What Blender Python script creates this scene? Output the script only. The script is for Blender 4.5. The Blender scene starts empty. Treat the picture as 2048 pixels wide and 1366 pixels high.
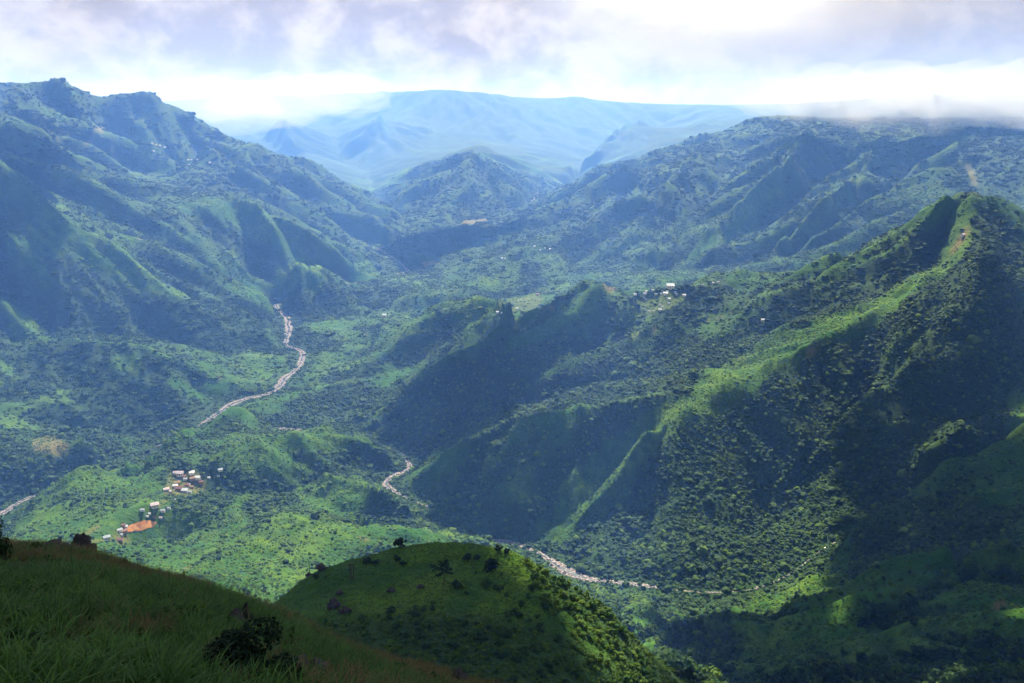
import bpy, bmesh, math, random
import numpy as np
from mathutils import Vector, Matrix, noise as mnoise

random.seed(7)
RNG = np.random.default_rng(11)
sc = bpy.context.scene
col = sc.collection

# ------------------------------------------------------------------ camera
W2, H2, F = 2048.0, 1366.0, 1547.0
HC = 1050.0                                  # eye height above the river (m)
PITCH = math.radians(16.3)
cam_data = bpy.data.cameras.new('camera')
cam_data.sensor_width = 36.0
cam_data.lens = 36.0 * F / W2
cam_data.clip_start = 0.3
cam_data.clip_end = 60000.0
cam = bpy.data.objects.new('camera', cam_data)
cam.location = (0, 0, HC)
cam.rotation_euler = (math.radians(90) - PITCH, 0, 0)
col.objects.link(cam)
sc.camera = cam

# ------------------------------------------------------------------ sun, sky, exposure
SUN_EL, SUN_AZ = math.radians(46.0), math.radians(3.0)     # azimuth measured from +Y towards +X
SUN_DIR = Vector((math.sin(SUN_AZ) * math.cos(SUN_EL), math.cos(SUN_AZ) * math.cos(SUN_EL), math.sin(SUN_EL)))
sl = bpy.data.lights.new('sun', 'SUN')
sl.energy = 5.0
sl.angle = math.radians(0.53)
sl.color = (1.0, 0.95, 0.86)
sun = bpy.data.objects.new('sun', sl)
sun.rotation_euler = SUN_DIR.to_track_quat('Z', 'Y').to_euler()
sun.location = (0, 0, 3000)
col.objects.link(sun)

world = bpy.data.worlds.new('World')
sc.world = world
world.use_nodes = True
wn, wl = world.node_tree.nodes, world.node_tree.links
wn.clear()
wo = wn.new('ShaderNodeOutputWorld')
bg = wn.new('ShaderNodeBackground')
bg.inputs['Strength'].default_value = 0.1
sky = wn.new('ShaderNodeTexSky')
sky.sky_type = 'NISHITA'
sky.sun_disc = False
sky.sun_elevation = SUN_EL
sky.sun_rotation = SUN_AZ
sky.altitude = 1000
sky.air_density = 1.0
sky.dust_density = 1.0
wl.new(bg.outputs[0], wo.inputs['Surface'])


def wmath(op, a, b=None, c=None, clamp=False):
    n = wn.new('ShaderNodeMath'); n.operation = op; n.use_clamp = clamp
    for k, v in enumerate((a, b, c)):
        if v is None: continue
        if isinstance(v, (int, float)): n.inputs[k].default_value = v
        else: wl.new(v, n.inputs[k])
    return n.outputs[0]


def wmix(fac, a, b):
    n = wn.new('ShaderNodeMix'); n.data_type = 'RGBA'
    for s, v in ((n.inputs['Factor'], fac), (n.inputs['A'], a), (n.inputs['B'], b)):
        if isinstance(v, (int, float)): s.default_value = v
        elif isinstance(v, tuple): s.default_value = v + (1,) if s.type == 'RGBA' else v
        else: wl.new(v, s)
    return n.outputs['Result']


def wramp(v, lo, hi):
    n = wn.new('ShaderNodeMapRange'); n.interpolation_type = 'SMOOTHSTEP'
    wl.new(v, n.inputs['Value'])
    n.inputs['From Min'].default_value = lo; n.inputs['From Max'].default_value = hi
    return n.outputs['Result']


tc = wn.new('ShaderNodeTexCoord')
sep = wn.new('ShaderNodeSeparateXYZ')
wl.new(tc.outputs['Generated'], sep.inputs[0])
az = wmath('ARCTAN2', sep.outputs['X'], sep.outputs['Y'])
el = wmath('ARCSINE', sep.outputs['Z'])


def wnoise(sx, sz, scale, detail, rough, off, warp=0.0, lac=2.0):
    cb = wn.new('ShaderNodeCombineXYZ')
    # a cumulus deck seen along the horizon: direction on the dome, stretched sideways
    wl.new(wmath('MULTIPLY', az, sx), cb.inputs[0])
    wl.new(wmath('MULTIPLY', el, sz), cb.inputs[1])
    cb.inputs[2].default_value = off
    n = wn.new('ShaderNodeTexNoise'); n.noise_dimensions = '3D'
    n.inputs['Scale'].default_value = scale
    n.inputs['Detail'].default_value = detail
    n.inputs['Roughness'].default_value = rough
    n.inputs['Lacunarity'].default_value = lac
    n.inputs['Distortion'].default_value = warp
    wl.new(cb.outputs[0], n.inputs['Vector'])
    return n.outputs['Fac']


# direction to the sun: the cloud is thinner and brighter round it
dp = wn.new('ShaderNodeVectorMath'); dp.operation = 'DOT_PRODUCT'
wl.new(tc.outputs['Generated'], dp.inputs[0])
dp.inputs[1].default_value = SUN_DIR
SUNDOT = dp.outputs['Value']
SKYW = dict(n=wnoise)

sc.view_settings.view_transform = 'Standard'
sc.view_settings.look = 'None'
sc.view_settings.gamma = 1.0
sc.view_settings.use_curve_mapping = False
sc.view_settings.exposure = 1.56

n_big = wnoise(1.0, 2.4, 4.0, 6.0, 0.55, 3.1, 0.4)
n_lump = wnoise(1.0, 1.35, 15.0, 9.0, 0.60, 8.4, 0.2)
n_blue = wnoise(1.0, 2.6, 4.2, 5.0, 0.5, 21.0, 0.2)
lump = wramp(wmath('ADD', wmath('MULTIPLY', n_big, 0.35), wmath('MULTIPLY', n_lump, 0.65)), 0.40, 0.60)


def mass(a0, e0, sa, se):
    """one bank of cloud, by its bearing and height"""
    da = wmath('DIVIDE', wmath('SUBTRACT', az, math.radians(a0)), math.radians(sa))
    de = wmath('DIVIDE', wmath('SUBTRACT', el, math.radians(e0)), math.radians(se))
    d2 = wmath('ADD', wmath('MULTIPLY', da, da), wmath('MULTIPLY', de, de))
    d2 = wmath('ADD', d2, wmath('MULTIPLY', wmath('SUBTRACT', n_big, 0.5), 2.2))
    return wmath('EXPONENT', wmath('MULTIPLY', wmath('MAXIMUM', d2, 0.0), -1.0))


cloud = wmix(lump, (1.68, 1.52, 1.48), (2.5, 2.26, 2.1))
bank = mass(26.0, 3.2, 13.0, 3.6)                    # smooth grey bank on the right, low over the mountain
cloud = wmix(wmath('MULTIPLY', bank, 0.85), cloud, (1.50, 1.44, 1.62))
wisp = mass(22.0, 0.35, 8.0, 0.75)                   # white mist along the mountain top
cloud = wmix(wmath('MULTIPLY', wisp, 0.9), cloud, (2.9, 2.8, 2.8))
gap = mass(13.5, 8.5, 9.0, 3.2)                      # thin place with the sun behind it
glow = wmath('POWER', wmath('MAXIMUM', SUNDOT, 0.0), 4.0)
cloud = wmix(wmath('MAXIMUM', wmath('MULTIPLY', gap, 0.95), wmath('MULTIPLY', wmath('MULTIPLY', glow, lump), 0.5)), cloud, (5.0, 4.9, 4.8))
cover = wramp(wmath('ADD', n_blue, wmath('MULTIPLY', wmath('SUBTRACT', 0.3, wmath('ABSOLUTE', el)), 0.6)), 0.22, 0.34)
skycol = wmix(cover, sky.outputs[0], cloud)
wl.new(skycol, bg.inputs['Color'])

sc.render.engine = 'CYCLES'
cy = sc.cycles
cy.use_denoising = True
cy.denoiser = 'OPENIMAGEDENOISE'
cy.max_bounces = 4
cy.diffuse_bounces = 2
cy.glossy_bounces = 1
cy.transmission_bounces = 2
cy.transparent_max_bounces = 8
cy.volume_bounces = 1
cy.caustics_reflective = False
cy.caustics_refractive = False
cy.sample_clamp_indirect = 4.0

# ------------------------------------------------------------------ photograph geometry
cP, sP = math.cos(PITCH), math.sin(PITCH)


def ray(px, py):
    xc, yc = (px - W2 / 2) / F, (H2 / 2 - py) / F
    return np.array((xc, cP + yc * sP, -sP + yc * cP))


def PY(px, py, Y):
    d = ray(px, py); return np.array((0, 0, HC)) + d * (Y / d[1])


def PZ(px, py, z):
    d = ray(px, py); return np.array((0, 0, HC)) + d * ((z - HC) / d[2])


# ------------------------------------------------------------------ terrain skeleton
# ridge lines: surveyed points (px, py, distance north); valley lines: (px, py, height)
RIDGES = {
 'left_mountain': [
  [(-500,120,4200),(-250,150,4500),(0,165,4800),(60,166,4900),(105,163,5000),(125,165,5030),(150,180,5050),(215,192,5200),(250,186,5250),(300,190,5300),(345,205,5350),(385,225,5400),(420,258,5480),(500,295,5600),(600,325,5800),(640,345,5900),(680,370,6000),(740,400,6100),(800,440,6250)],
  [(-300,190,4100),(-100,215,4200),(0,242,4300),(60,268,4400),(110,310,4500),(200,358,4600),(290,385,4680)],
  [(345,405,4700),(390,392,4660),(440,393,4600),(490,398,4560),(560,440,4500),(610,480,4450),(645,515,4400),(672,550,4380)],
  [(500,295,5600),(540,345,5350),(600,395,5200),(660,440,5120),(700,480,5070)],
  [(190,250,5000),(250,290,4900),(320,320,4950),(390,360,4950)],
  [(585,525,3950),(610,520,4050),(650,550,4000)],
 ],
 'forested_ridge': [
  [(-400,210,3000),(-150,275,3200),(0,345,3300),(45,395,3350),(100,425,3380),(150,452,3400),(210,488,3430),(260,515,3450),(350,565,3500),(430,597,3540),(500,612,3570)],
  [(-200,520,2900),(0,590,2950),(50,620,2960),(90,650,2970),(118,678,2980)],
  [(0,440,3150),(40,500,3100),(80,560,3060)],
 ],
 'forested_hills': [
  [(-300,650,2600),(-100,680,2700),(0,690,2750),(120,684,2780),(200,690,2780),(280,702,2780),(360,725,2760),(440,760,2720)],
  [(-200,810,2200),(0,835,2280),(120,845,2330),(230,870,2360),(300,895,2340)],
  [(-100,920,2000),(20,925,2050),(100,945,2060)],
 ],
 'village_hill': [
  [(-250,1130,1250),(-100,1095,1400),(0,1052,1530),(60,1015,1620),(100,990,1640),(200,930,1800),(300,890,1930),(370,864,2040),(430,850,2140),(480,850,2220)],
  [(370,962,1797),(450,915,1880),(520,890,1940),(580,874,2000),(640,865,2060),(700,866,2110),(760,888,2090),(800,912,2080)],
  [(300,1045,1530),(285,1052,1500),(230,1075,1440)],
  [(650,960,1830),(700,985,1780),(740,980,1750),(780,1000,1730),(830,1030,1720),(868,1052,1715)],
  [(400,1130,1250),(520,1090,1350),(600,1062,1430),(720,1055,1450),(800,1058,1470),(850,1063,1480),(900,1080,1490)],
  [(250,1366,500),(400,1290,720),(470,1220,950),(520,1160,1150),(560,1120,1270)],
 ],
 'peak': [
  [(2500,560,3000),(2250,520,2900),(2100,480,2800),(2048,447,2720),(2000,412,2640),(1975,402,2610),(1940,400,2590),(1900,406,2610),(1850,428,2660),(1800,455,2720),(1750,480,2790),(1680,508,2880),(1600,530,2980),(1500,546,2990),(1440,556,2960),(1400,566,2940),(1330,578,2900),(1260,586,2860),(1215,574,2850),(1180,570,2850),(1150,574,2845),(1100,592,2820),(1040,612,2790)],
  [(1215,576,2850),(1150,610,2740),(1080,640,2690),(1000,680,2620),(940,712,2560),(900,738,2530),(820,800,2430),(760,842,2380),(725,866,2350)],
  [(1040,612,2800),(985,600,3000),(930,592,3150),(880,605,3200),(830,650,3100),(780,700,2950),(720,750,2800)],
  [(1940,404,2590),(1920,455,2520),(1895,500,2450),(1850,550,2370),(1790,600,2300),(1720,635,2250),(1650,665,2200),(1580,705,2130),(1500,755,2050),(1450,782,2000),(1400,805,1950),(1340,835,1890),(1285,878,1830),(1240,920,1780),(1200,972,1720),(1160,1025,1660),(1120,1078,1610)],
  [(1450,782,2000),(1380,792,2010),(1260,796,2010),(1180,808,1990),(1110,828,1970),(1050,850,1950),(1000,875,1925),(950,905,1890),(905,945,1840),(880,990,1780)],
  [(1890,440,2560),(1840,480,2530),(1790,520,2540),(1730,560,2530)],
  [(1700,505,2860),(1640,590,2640),(1560,650,2500),(1490,700,2400),(1420,745,2300),(1360,765,2230)],
  [(1330,580,2890),(1310,640,2700),(1230,690,2600),(1150,720,2540),(1080,760,2470),(1030,810,2380),(960,860,2260)],
    [(1330,840,1885),(1350,930,1770),(1330,1010,1690),(1290,1080,1620)],
  ],
 'cloud_mountain': [
  [(2700,245,5000),(2300,242,5600),(2048,240,6000),(1900,244,6300),(1700,240,6450),(1600,236,6500),(1540,231,6480),(1500,246,6450),(1440,266,6380),(1380,290,6300),(1310,312,6200),(1250,328,6100),(1200,345,6000),(1165,370,5900),(1130,400,5800),(1090,425,5700),(1050,443,5600),(980,460,5500),(930,482,5300),(880,510,5050)],
  [(1620,260,6200),(1565,330,5300),(1520,385,5000),(1480,420,4880),(1400,480,4700),(1345,535,4520),(1300,560,4420)],
  [(1760,270,5900),(1710,360,5000),(1650,410,4700),(1590,455,4500),(1520,520,4300),(1470,545,4220)],
  [(1400,300,6150),(1330,365,5500),(1270,425,5100),(1200,480,4850),(1140,530,4650)],
  [(1260,335,6050),(1190,410,5500),(1120,460,5200),(1050,500,4950),(980,530,4720),(900,560,4450)],
  [(1950,250,5600),(1900,340,4800),(1830,400,4450),(1750,460,4200)],
  [(2150,270,5200),(2080,330,4600),(2040,400,4200)],
  [(1250,520,4600),(1150,545,4450),(1050,560,4300),(980,575,4150),(900,585,4000),(820,610,3800)],
 ],
 'plateau': [
  [(-300,240,11500),(200,215,11200),(380,200,11000),(600,192,10700),(770,186,10500),(850,179,10400),(930,182,10300),(1000,190,10400),(1050,197,10500),(1090,199,10600),(1150,192,10500),(1200,198,10400),(1260,211,10300),(1275,204,10300),(1320,216,10300),(1355,217,10300),(1400,212,10200),(1425,214,10100),(1450,210,10000),(1475,217,9900),(1505,234,9800),(1545,240,9800),(1700,200,10000),(2100,180,11000),(2600,190,12000)],
  [(950,290,10500),(943,305,9200),(940,312,8300),(905,330,8100),(860,358,7850),(800,395,7500)],
  [(940,312,8300),(985,340,8000),(1020,375,7700),(1045,405,7450)],
  [(1275,230,9900),(1215,282,9000),(1170,310,8500),(1120,350,8000),(1075,395,7500)],
  [(760,215,10200),(740,290,9300),(730,340,8600),(745,380,8000)],
  [(560,225,10300),(580,290,9300),(640,330,8500)],
  [(1420,235,9800),(1380,268,9000),(1310,292,8300)],
 ],
 'gorge_wall': [
  [(2600,760,1450),(2300,800,1500),(2048,862,1500),(1960,890,1490),(1900,922,1480),(1850,955,1480),(1800,988,1480),(1740,1020,1480),(1690,1046,1485)],
  [(2500,940,1200),(2200,975,1270),(2048,984,1300),(1990,978,1320),(1950,982,1330),(1910,1010,1340),(1850,1050,1350),(1790,1085,1360),(1730,1120,1370)],
  [(2500,1060,800),(2200,1100,900),(2048,1106,950),(1950,1100,970),(1880,1108,980),(1800,1135,1010),(1700,1172,1050),(1630,1195,1100),(1550,1215,1180)],
  [(2500,1300,600),(2200,1290,680),(2048,1270,740),(1900,1275,800),(1750,1285,860),(1620,1275,950),(1500,1262,1050),(1420,1255,1120)],
  [(2048,1440,560),(1800,1400,680),(1600,1380,800)],
 ],
 'knoll': [
  [(520,1225,410),(570,1188,430),(600,1155,436),(640,1132,440),(700,1115,446),(760,1102,450),(820,1088,454),(870,1080,456),(910,1080,455),(950,1084,452),(1000,1092,446),(1030,1100,442),(1065,1122,434),(1100,1150,426),(1150,1175,418),(1200,1202,410),(1240,1245,400),(1280,1300,390),(1310,1345,380),(1345,1400,365),(1370,1460,350)],
  [(640,1150,425),(700,1150,420),(800,1130,432),(900,1125,432),(1000,1135,428),(1060,1160,418)],
  [(600,1230,385),(700,1215,385),(800,1205,390),(900,1200,392),(1000,1210,390),(1100,1230,388)],
  [(600,1300,345),(700,1300,342),(800,1300,340),(900,1300,342),(1000,1300,345),(1100,1305,352),(1200,1320,362)],
  [(600,1380,300),(750,1385,297),(900,1390,298),(1050,1390,305),(1180,1395,325)],
 ],
}
def farther(name, k, f, zmin=170.):
    q = []
    for a, b, Y in RIDGES[name][k]:
        al = math.atan((b - 683) / F) + PITCH
        Yn = Y * f
        if al > 0: Yn = max(Y if HC - Y * math.tan(al) > 60 else 0, min(Yn, (HC - zmin) / math.tan(al)))
        q.append((a, b, Yn))
    RIDGES[name][k] = q


for k, f_ in enumerate((1.6, 1.0, 1.0, 1.25, 1.35, 1.35, 1.3)): farther('plateau', k, f_)
RIDGES['plateau'][0] = [(a, b, Y * (1 + .25 * max(0., min(1., (760 - a) / 200)))) for a, b, Y in RIDGES['plateau'][0]]
farther('left_mountain', 0, 1.2); farther('left_mountain', 1, 1.1); farther('left_mountain', 3, 1.12); farther('left_mountain', 4, 1.18)
farther('cloud_mountain', 0, 1.15)
# (px, py, z, half width of the boulder bed) from upstream to downstream
RIVER_MAIN = [(1075,385,235,8),(1062,408,215,10),(1010,430,190,4),(940,446,165,8),(860,462,140,4),(790,484,122,4),(757,497,118,12),(800,525,112,4),(818,543,108,14),(760,556,104,4),(705,569,100,17),(672,583,97,14),(650,590,96,4),(620,600,94,3),(552,609,91,14),(556,620,90,12),(574,634,88,18),(578,655,85,20),(574,677,82,16),(570,690,80,9),(598,699,78,9),(606,706,76,15),(603,724,74,15),(590,742,71,14),(566,758,69,22),(560,772,67,22),(541,787,65,12),(490,798,62,15),(462,808,60,19),(436,828,57,19),(400,850,52,3),(300,900,40,3),(150,960,28,3),(40,1003,22,9),(8,1025,18,11),(-60,1060,14,8),(-200,1130,10,14)]
RIVER_GORGE = [(2150,920,300,2),(1950,985,230,2),(1800,1035,180,1),(1700,1075,150,1),(1655,1090,132,1),(1600,1135,112,1.2),(1562,1160,104,2),(1500,1182,98,1.5),(1410,1186,92,2.5),(1330,1178,88,2),(1300,1172,86,6),(1250,1167,84,9),(1215,1162,82,3),(1172,1159,81,10),(1140,1146,80,18),(1115,1132,79,15),(1090,1113,77,5),(1052,1092,76,9),(1010,1083,75,9),(960,1078,74,3),(905,1050,71,2),(870,1020,68,2),(805,992,65,3),(768,970,63,12),(785,952,61,12),(825,938,60,9),(800,900,57,2),(720,878,55,2),(640,864,53,4),(596,861,52,12),(570,858,51,4),(540,855,51,11),(512,850,51,6),(455,838,55,4)]
GULLIES = [   # (px, py, z)
 [(1560,575,430),(1480,640,350),(1380,705,290),(1240,760,220),(1130,790,180),(1020,830,140),(930,880,110),(860,905,80),(822,925,64)],
 [(1335,862,258),(1300,892,218),(1230,960,150),(1160,1020,110),(1090,1075,82)],
 [(1180,640,360),(1060,720,240),(960,790,170),(880,850,110),(830,905,74)],
 [(0,760,160),(150,780,130),(300,800,95),(420,815,64)],
 [(0,890,110),(120,900,90),(230,920,60),(290,905,42)],
 [(300,1100,150),(420,1075,125),(520,1048,112),(600,1038,104),(700,1042,97),(800,1046,90),(860,1052,82)],
 [(440,990,128),(500,990,118),(560,990,108),(620,985,98),(680,962,86),(740,948,70),(775,952,62)],
 [(180,960,120),(260,965,126),(320,930,112),(400,900,95),(470,870,70)],
 [(1100,585,120),(900,620,95),(700,640,86),(600,655,84)],
 [(2048,1050,380),(1900,1075,320),(1780,1105,230),(1650,1140,140)],
 [(2048,1180,440),(1900,1190,380),(1750,1210,300),(1600,1225,200),(1450,1205,110)],
 [(1360,1366,330),(1345,1300,230),(1330,1240,160),(1300,1200,110)],
 [(700,1200,260),(850,1130,170),(950,1100,110)],
 [(780,690,95),(720,710,88),(640,740,80)],
 [(1150,610,300),(1080,660,250),(980,700,200),(850,760,130),(740,800,90),(640,830,66)],
]

GULLIES_Y = [  # (px, py, distance)
 [(1500,318,6300),(1440,380,5550),(1370,440,5000),(1290,505,4550),(1230,555,4150)],
 [(1690,335,6000),(1590,410,5200),(1500,470,4780),(1430,520,4520),(1390,550,4380)],
 [(1860,325,5700),(1750,400,4850),(1650,470,4560),(1560,530,4330)],
 [(1310,342,6100),(1230,410,5480),(1170,460,5080),(1100,510,4750),(1020,540,4500),(900,562,4300)],
 [(0,560,3080),(100,610,3060),(220,660,3050),(360,690,3080),(450,705,3060),(530,712,3050)],
 [(1960,820,1640),(1880,900,1570),(1780,980,1530),(1700,1040,1530)],
 [(1760,760,2060),(1660,880,1890),(1560,1000,1740),(1500,1100,1610)],
 [(0,300,3950),(120,380,3950),(230,430,3950),(340,480,3980),(430,520,4000),(520,560,4050),(560,590,4000)],
 [(60,240,5400),(130,300,5100),(220,345,5050),(300,372,5000),(420,380,4950),(520,420,4850),(600,470,4800),(690,530,4700)],
 [(430,300,5900),(500,370,5600),(580,430,5400),(660,490,5200),(730,525,4900)],
 [(1020,240,15000),(1010,285,13500),(1065,330,10500),(1090,375,8800)],
 [(870,240,15200),(850,290,13000),(790,345,10500),(770,395,8600)],
 [(660,245,15500),(690,330,12000),(740,392,9000),(800,440,6900)],
 [(1330,245,15500),(1260,300,13500),(1180,345,11500),(1100,395,8500)],
 [(480,240,15800),(560,300,13000),(690,365,9500)],
]
# ------------------------------------------------------------------ log-polar height field (fine near, coarse far)
NT, NR = 830, 1080
TH0, TH1 = math.radians(-50), math.radians(50)
R0, R1 = 55.0, 26000.0
th = np.linspace(TH0, TH1, NT)
lr = np.linspace(math.log(R0), math.log(R1), NR)
rr = np.exp(lr)
DTH, DLR = th[1] - th[0], lr[1] - lr[0]
GX = rr[:, None] * np.sin(th)[None, :]
GY = rr[:, None] * np.cos(th)[None, :]


def cell(p):
    r = np.hypot(p[..., 0], p[..., 1]); t = np.arctan2(p[..., 0], p[..., 1])
    return (np.log(np.maximum(r, 1e-3)) - lr[0]) / DLR, (t - TH0) / DTH


def dense(pts):
    pts = np.asarray(pts, float); out = []
    for a, b in zip(pts[:-1], pts[1:]):
        ja, ia = cell(a); jb, ib = cell(b)
        n = int(max(abs(ja - jb), abs(ia - ib)) * 1.5) + 2
        t = np.linspace(0, 1, n)[:, None]
        out.append(a[:3] + (b[:3] - a[:3]) * t)
    return np.concatenate(out)


def wiggle(pts, amp):                      # natural meander of a line between its surveyed points
    d = np.hypot(pts[:, 0], pts[:, 1])
    s = np.cumsum(np.r_[0, np.hypot(np.diff(pts[:, 0]), np.diff(pts[:, 1]))])
    q = pts.copy()
    for k in range(len(q)):
        w = amp * d[k] * 0.004
        q[k, 0] += w * mnoise.noise(Vector((s[k] / (d[k] * .03 + 5), 1.3, pts[0, 0] * .01)))
        q[k, 1] += w * mnoise.noise(Vector((s[k] / (d[k] * .03 + 5), 7.3, pts[0, 1] * .01)))
    return q


fix = np.zeros((NR, NT), bool); val = np.zeros((NR, NT)); cnt = np.zeros((NR, NT))


def burn(pts):
    j, i = cell(pts)
    j = np.rint(j).astype(int); i = np.rint(i).astype(int)
    ok = (j >= 0) & (j < NR) & (i >= 0) & (i < NT)
    np.add.at(val, (j[ok], i[ok]), pts[ok, 2]); np.add.at(cnt, (j[ok], i[ok]), 1)


REGION_PTS = []
for name, lines in RIDGES.items():
    for ln in lines:
        p = dense([PY(*q) for q in ln]); burn(p)
        REGION_PTS.append((name, p))
river_lines = []
for ln in (RIVER_MAIN, RIVER_GORGE):
    P3 = np.array([np.r_[PZ(a, b, z), w] for a, b, z, w in ln])
    river_lines.append(P3)
    burn(dense(P3[:, :3]))
for ln in GULLIES:
    burn(dense([PZ(*q) for q in ln]))
for ln in GULLIES_Y:
    burn(dense([PY(*q) for q in ln]))
for r_, zc in ((56, 955), (90, 900), (150, 850), (220, 800)):            # steep drop below the viewpoint
    t_ = np.linspace(TH0, TH1, 900)
    burn(np.stack([r_ * np.sin(t_), r_ * np.cos(t_), np.full_like(t_, zc) - np.abs(t_) * r_ * .25], 1))
t_ = np.linspace(TH0, TH1, 900)
burn(np.stack([R1 * .999 * np.sin(t_), R1 * .999 * np.cos(t_), np.full_like(t_, 1150)], 1))
burn(dense([np.array(((a - 1024) / F * Y / (cP + (683 - 560) / F * sP), Y, z)) for a, Y, z in
            [(1000,3650,112),(1100,3500,125),(1200,3450,150),(1330,3450,180),(1500,3550,230),(1650,3550,270),(1800,3450,310),(1950,3300,330),(2100,3200,370),(2400,3200,420)]]))
burn(np.stack([320 * np.sin(t_[560:]), 320 * np.cos(t_[560:]), 690 - (t_[560:]-t_[560])*60], 1))
fix = cnt > 0
val[fix] /= cnt[fix]


def solve(fix, val, n_it, levels, ax, ay):
    if levels > 0 and min(fix.shape) > 40:
        h, w = (fix.shape[0] + 1) // 2, (fix.shape[1] + 1) // 2
        pf = np.zeros((h * 2, w * 2)); pv = np.zeros((h * 2, w * 2))
        pf[:fix.shape[0], :fix.shape[1]] = fix; pv[:fix.shape[0], :fix.shape[1]] = val * fix
        c = pf.reshape(h, 2, w, 2).sum((1, 3)); v = pv.reshape(h, 2, w, 2).sum((1, 3))
        f2 = c > 0; v2 = np.where(f2, v / np.maximum(c, 1), 0)
        u2 = solve(f2, v2, n_it, levels - 1, ax, ay)
        u = np.repeat(np.repeat(u2, 2, 0), 2, 1)[:fix.shape[0], :fix.shape[1]].copy()
    else:
        u = np.full(fix.shape, val[fix].mean()); n_it = 600
    u[fix] = val[fix]
    k = 1.0 / (2 * ax + 2 * ay)
    for _ in range(n_it):
        p = np.pad(u, 1, mode='edge')
        n = (ax * (p[1:-1, :-2] + p[1:-1, 2:]) + ay * (p[:-2, 1:-1] + p[2:, 1:-1])) * k
        u = np.where(fix, val, u + 1.0 * (n - u))
    return u


Zb = solve(fix, val, 70, 5, 1 / DTH ** 2, 1 / DLR ** 2)


def blur(a, n):
    for _ in range(n):
        p = np.pad(a, 1, mode='edge')
        a = (p[1:-1, :-2] + p[1:-1, 2:] + p[:-2, 1:-1] + p[2:, 1:-1] + 4 * a) / 8
    return a


Zb = blur(Zb, 6)


def grads(Z):
    dr = np.gradient(Z, axis=0) / (DLR * rr[:, None])
    dt = np.gradient(Z, axis=1) / (DTH * rr[:, None])
    s, c = np.sin(th)[None, :], np.cos(th)[None, :]
    return dr * s + dt * c, dr * c - dt * s


def hash2(ix, iy, k):
    h = (ix.astype(np.int64) * 374761393 + iy.astype(np.int64) * 668265263 + k * 974634211) & 0x7fffffff
    h = ((h ^ (h >> 13)) * 1274126177) & 0x7fffffff
    h = (h ^ (h >> 16)) & 0xffff
    return h.astype(np.float32) / 65535.0


def vnoise(x, y, k):
    ix, iy = np.floor(x), np.floor(y); fx, fy = x - ix, y - iy
    fx = fx * fx * (3 - 2 * fx); fy = fy * fy * (3 - 2 * fy)
    a, b = hash2(ix, iy, k), hash2(ix + 1, iy, k); c, d = hash2(ix, iy + 1, k), hash2(ix + 1, iy + 1, k)
    return (a + (b - a) * fx) * (1 - fy) + (c + (d - c) * fx) * fy


def fbm(x, y, wl, octs, k, gain=.5):
    s = 0; a = 1; t = 0
    for o in range(octs):
        ca, sa = math.cos(o * 1.1), math.sin(o * 1.1)
        s = s + a * (vnoise((x * ca - y * sa) / wl, (x * sa + y * ca) / wl, k + o) - .5); t += a; a *= gain; wl *= .5
    return s / t * 2


def gully(x, y, wl, gx, gy, k):
    """stripes that run down the slope (gx, gy is the slope direction), as rain cuts them"""
    px, py = x / wl, y / wl
    ix, iy = np.floor(px), np.floor(py)
    fx, fy = px - ix, py - iy
    dx, dy = gy, -gx
    va = np.zeros_like(px); sx = np.zeros_like(px); wt = np.zeros_like(px)
    for oy in (-1, 0, 1, 2):
        for ox in (-1, 0, 1, 2):
            hx = hash2(ix + ox, iy + oy, k) - .5; hy = hash2(ix + ox, iy + oy, k + 77) - .5
            vx = fx - ox + hx * .9; vy = fy - oy + hy * .9
            w = np.exp(-(vx * vx + vy * vy) * 2)
            m = (vx * dx + vy * dy) * 6.2832
            va += np.cos(m) * w; sx += np.sin(m) * w; wt += w
    return va / wt, sx / wt


x32, y32 = GX.astype(np.float32), GY.astype(np.float32)
Zs = blur(Zb, 30)
gx, gy = grads(Zs)
gx, gy = gx.astype(np.float32), gy.astype(np.float32)
sl_ = np.hypot(gx, gy)
R2 = np.repeat(rr[:, None], NT, 1).astype(np.float32)
knoll_w = np.clip((R2 - 520) / 250, 0, 1)
Z = Zb.copy()
dirx, diry = gx / (sl_ + .08), gy / (sl_ + .08)
amp_r = np.clip(R2 / 2500, .45, 1.5)
v, s_ = gully(x32, y32, 1500, dirx, diry, 77)
Z += v * 85 * np.clip(sl_ * 1.5, 0, 1) * np.clip((R2 - 6500) / 3000, 0, 1)
for o, wlen in enumerate((520, 270, 140, 72, 38)):
    v, s_ = gully(x32 + 60 * fbm(x32, y32, 400, 2, 5), y32 + 60 * fbm(x32, y32, 400, 2, 9), wlen, dirx, diry, 31 + o)
    a = wlen * .115 * np.clip(sl_ * 1.7 + .12, 0, 1) * (amp_r if o < 2 else 1)
    Z += v * a * knoll_w
    dirx, diry = dirx + .45 * s_ * diry, diry - .45 * s_ * dirx
    n_ = np.maximum(np.hypot(dirx, diry), 1); dirx /= n_; diry /= n_
Z += fbm(x32, y32, 300, 4, 50) * (16 + 20 * np.clip((R2 - 1250) / 150, 0, 1) * np.clip((2400 - R2) / 200, 0, 1)) * knoll_w
Z += fbm(x32, y32, 45, 3, 60) * np.clip(R2 / 900, .5, 1) * 3.0
Z += fbm(x32, y32, 9, 3, 70) * .8 * np.clip(1 - R2 / 900, 0, 1)

# river beds cut into it
rdist = np.full((NR, NT), 1e9, np.float32); rz = np.zeros((NR, NT), np.float32); rw = np.full((NR, NT), 1., np.float32)


def smooth_line(P, n):
    P = np.asarray(P, float)
    s = np.r_[0, np.cumsum(np.hypot(np.diff(P[:, 0]), np.diff(P[:, 1])))]
    t = np.linspace(0, s[-1], n)
    Q = np.stack([np.interp(t, s, P[:, k]) for k in range(P.shape[1])], 1)
    for _ in range(6):
        Q[1:-1] = (Q[:-2] + 2 * Q[1:-1] + Q[2:]) / 4
    return Q


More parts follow.
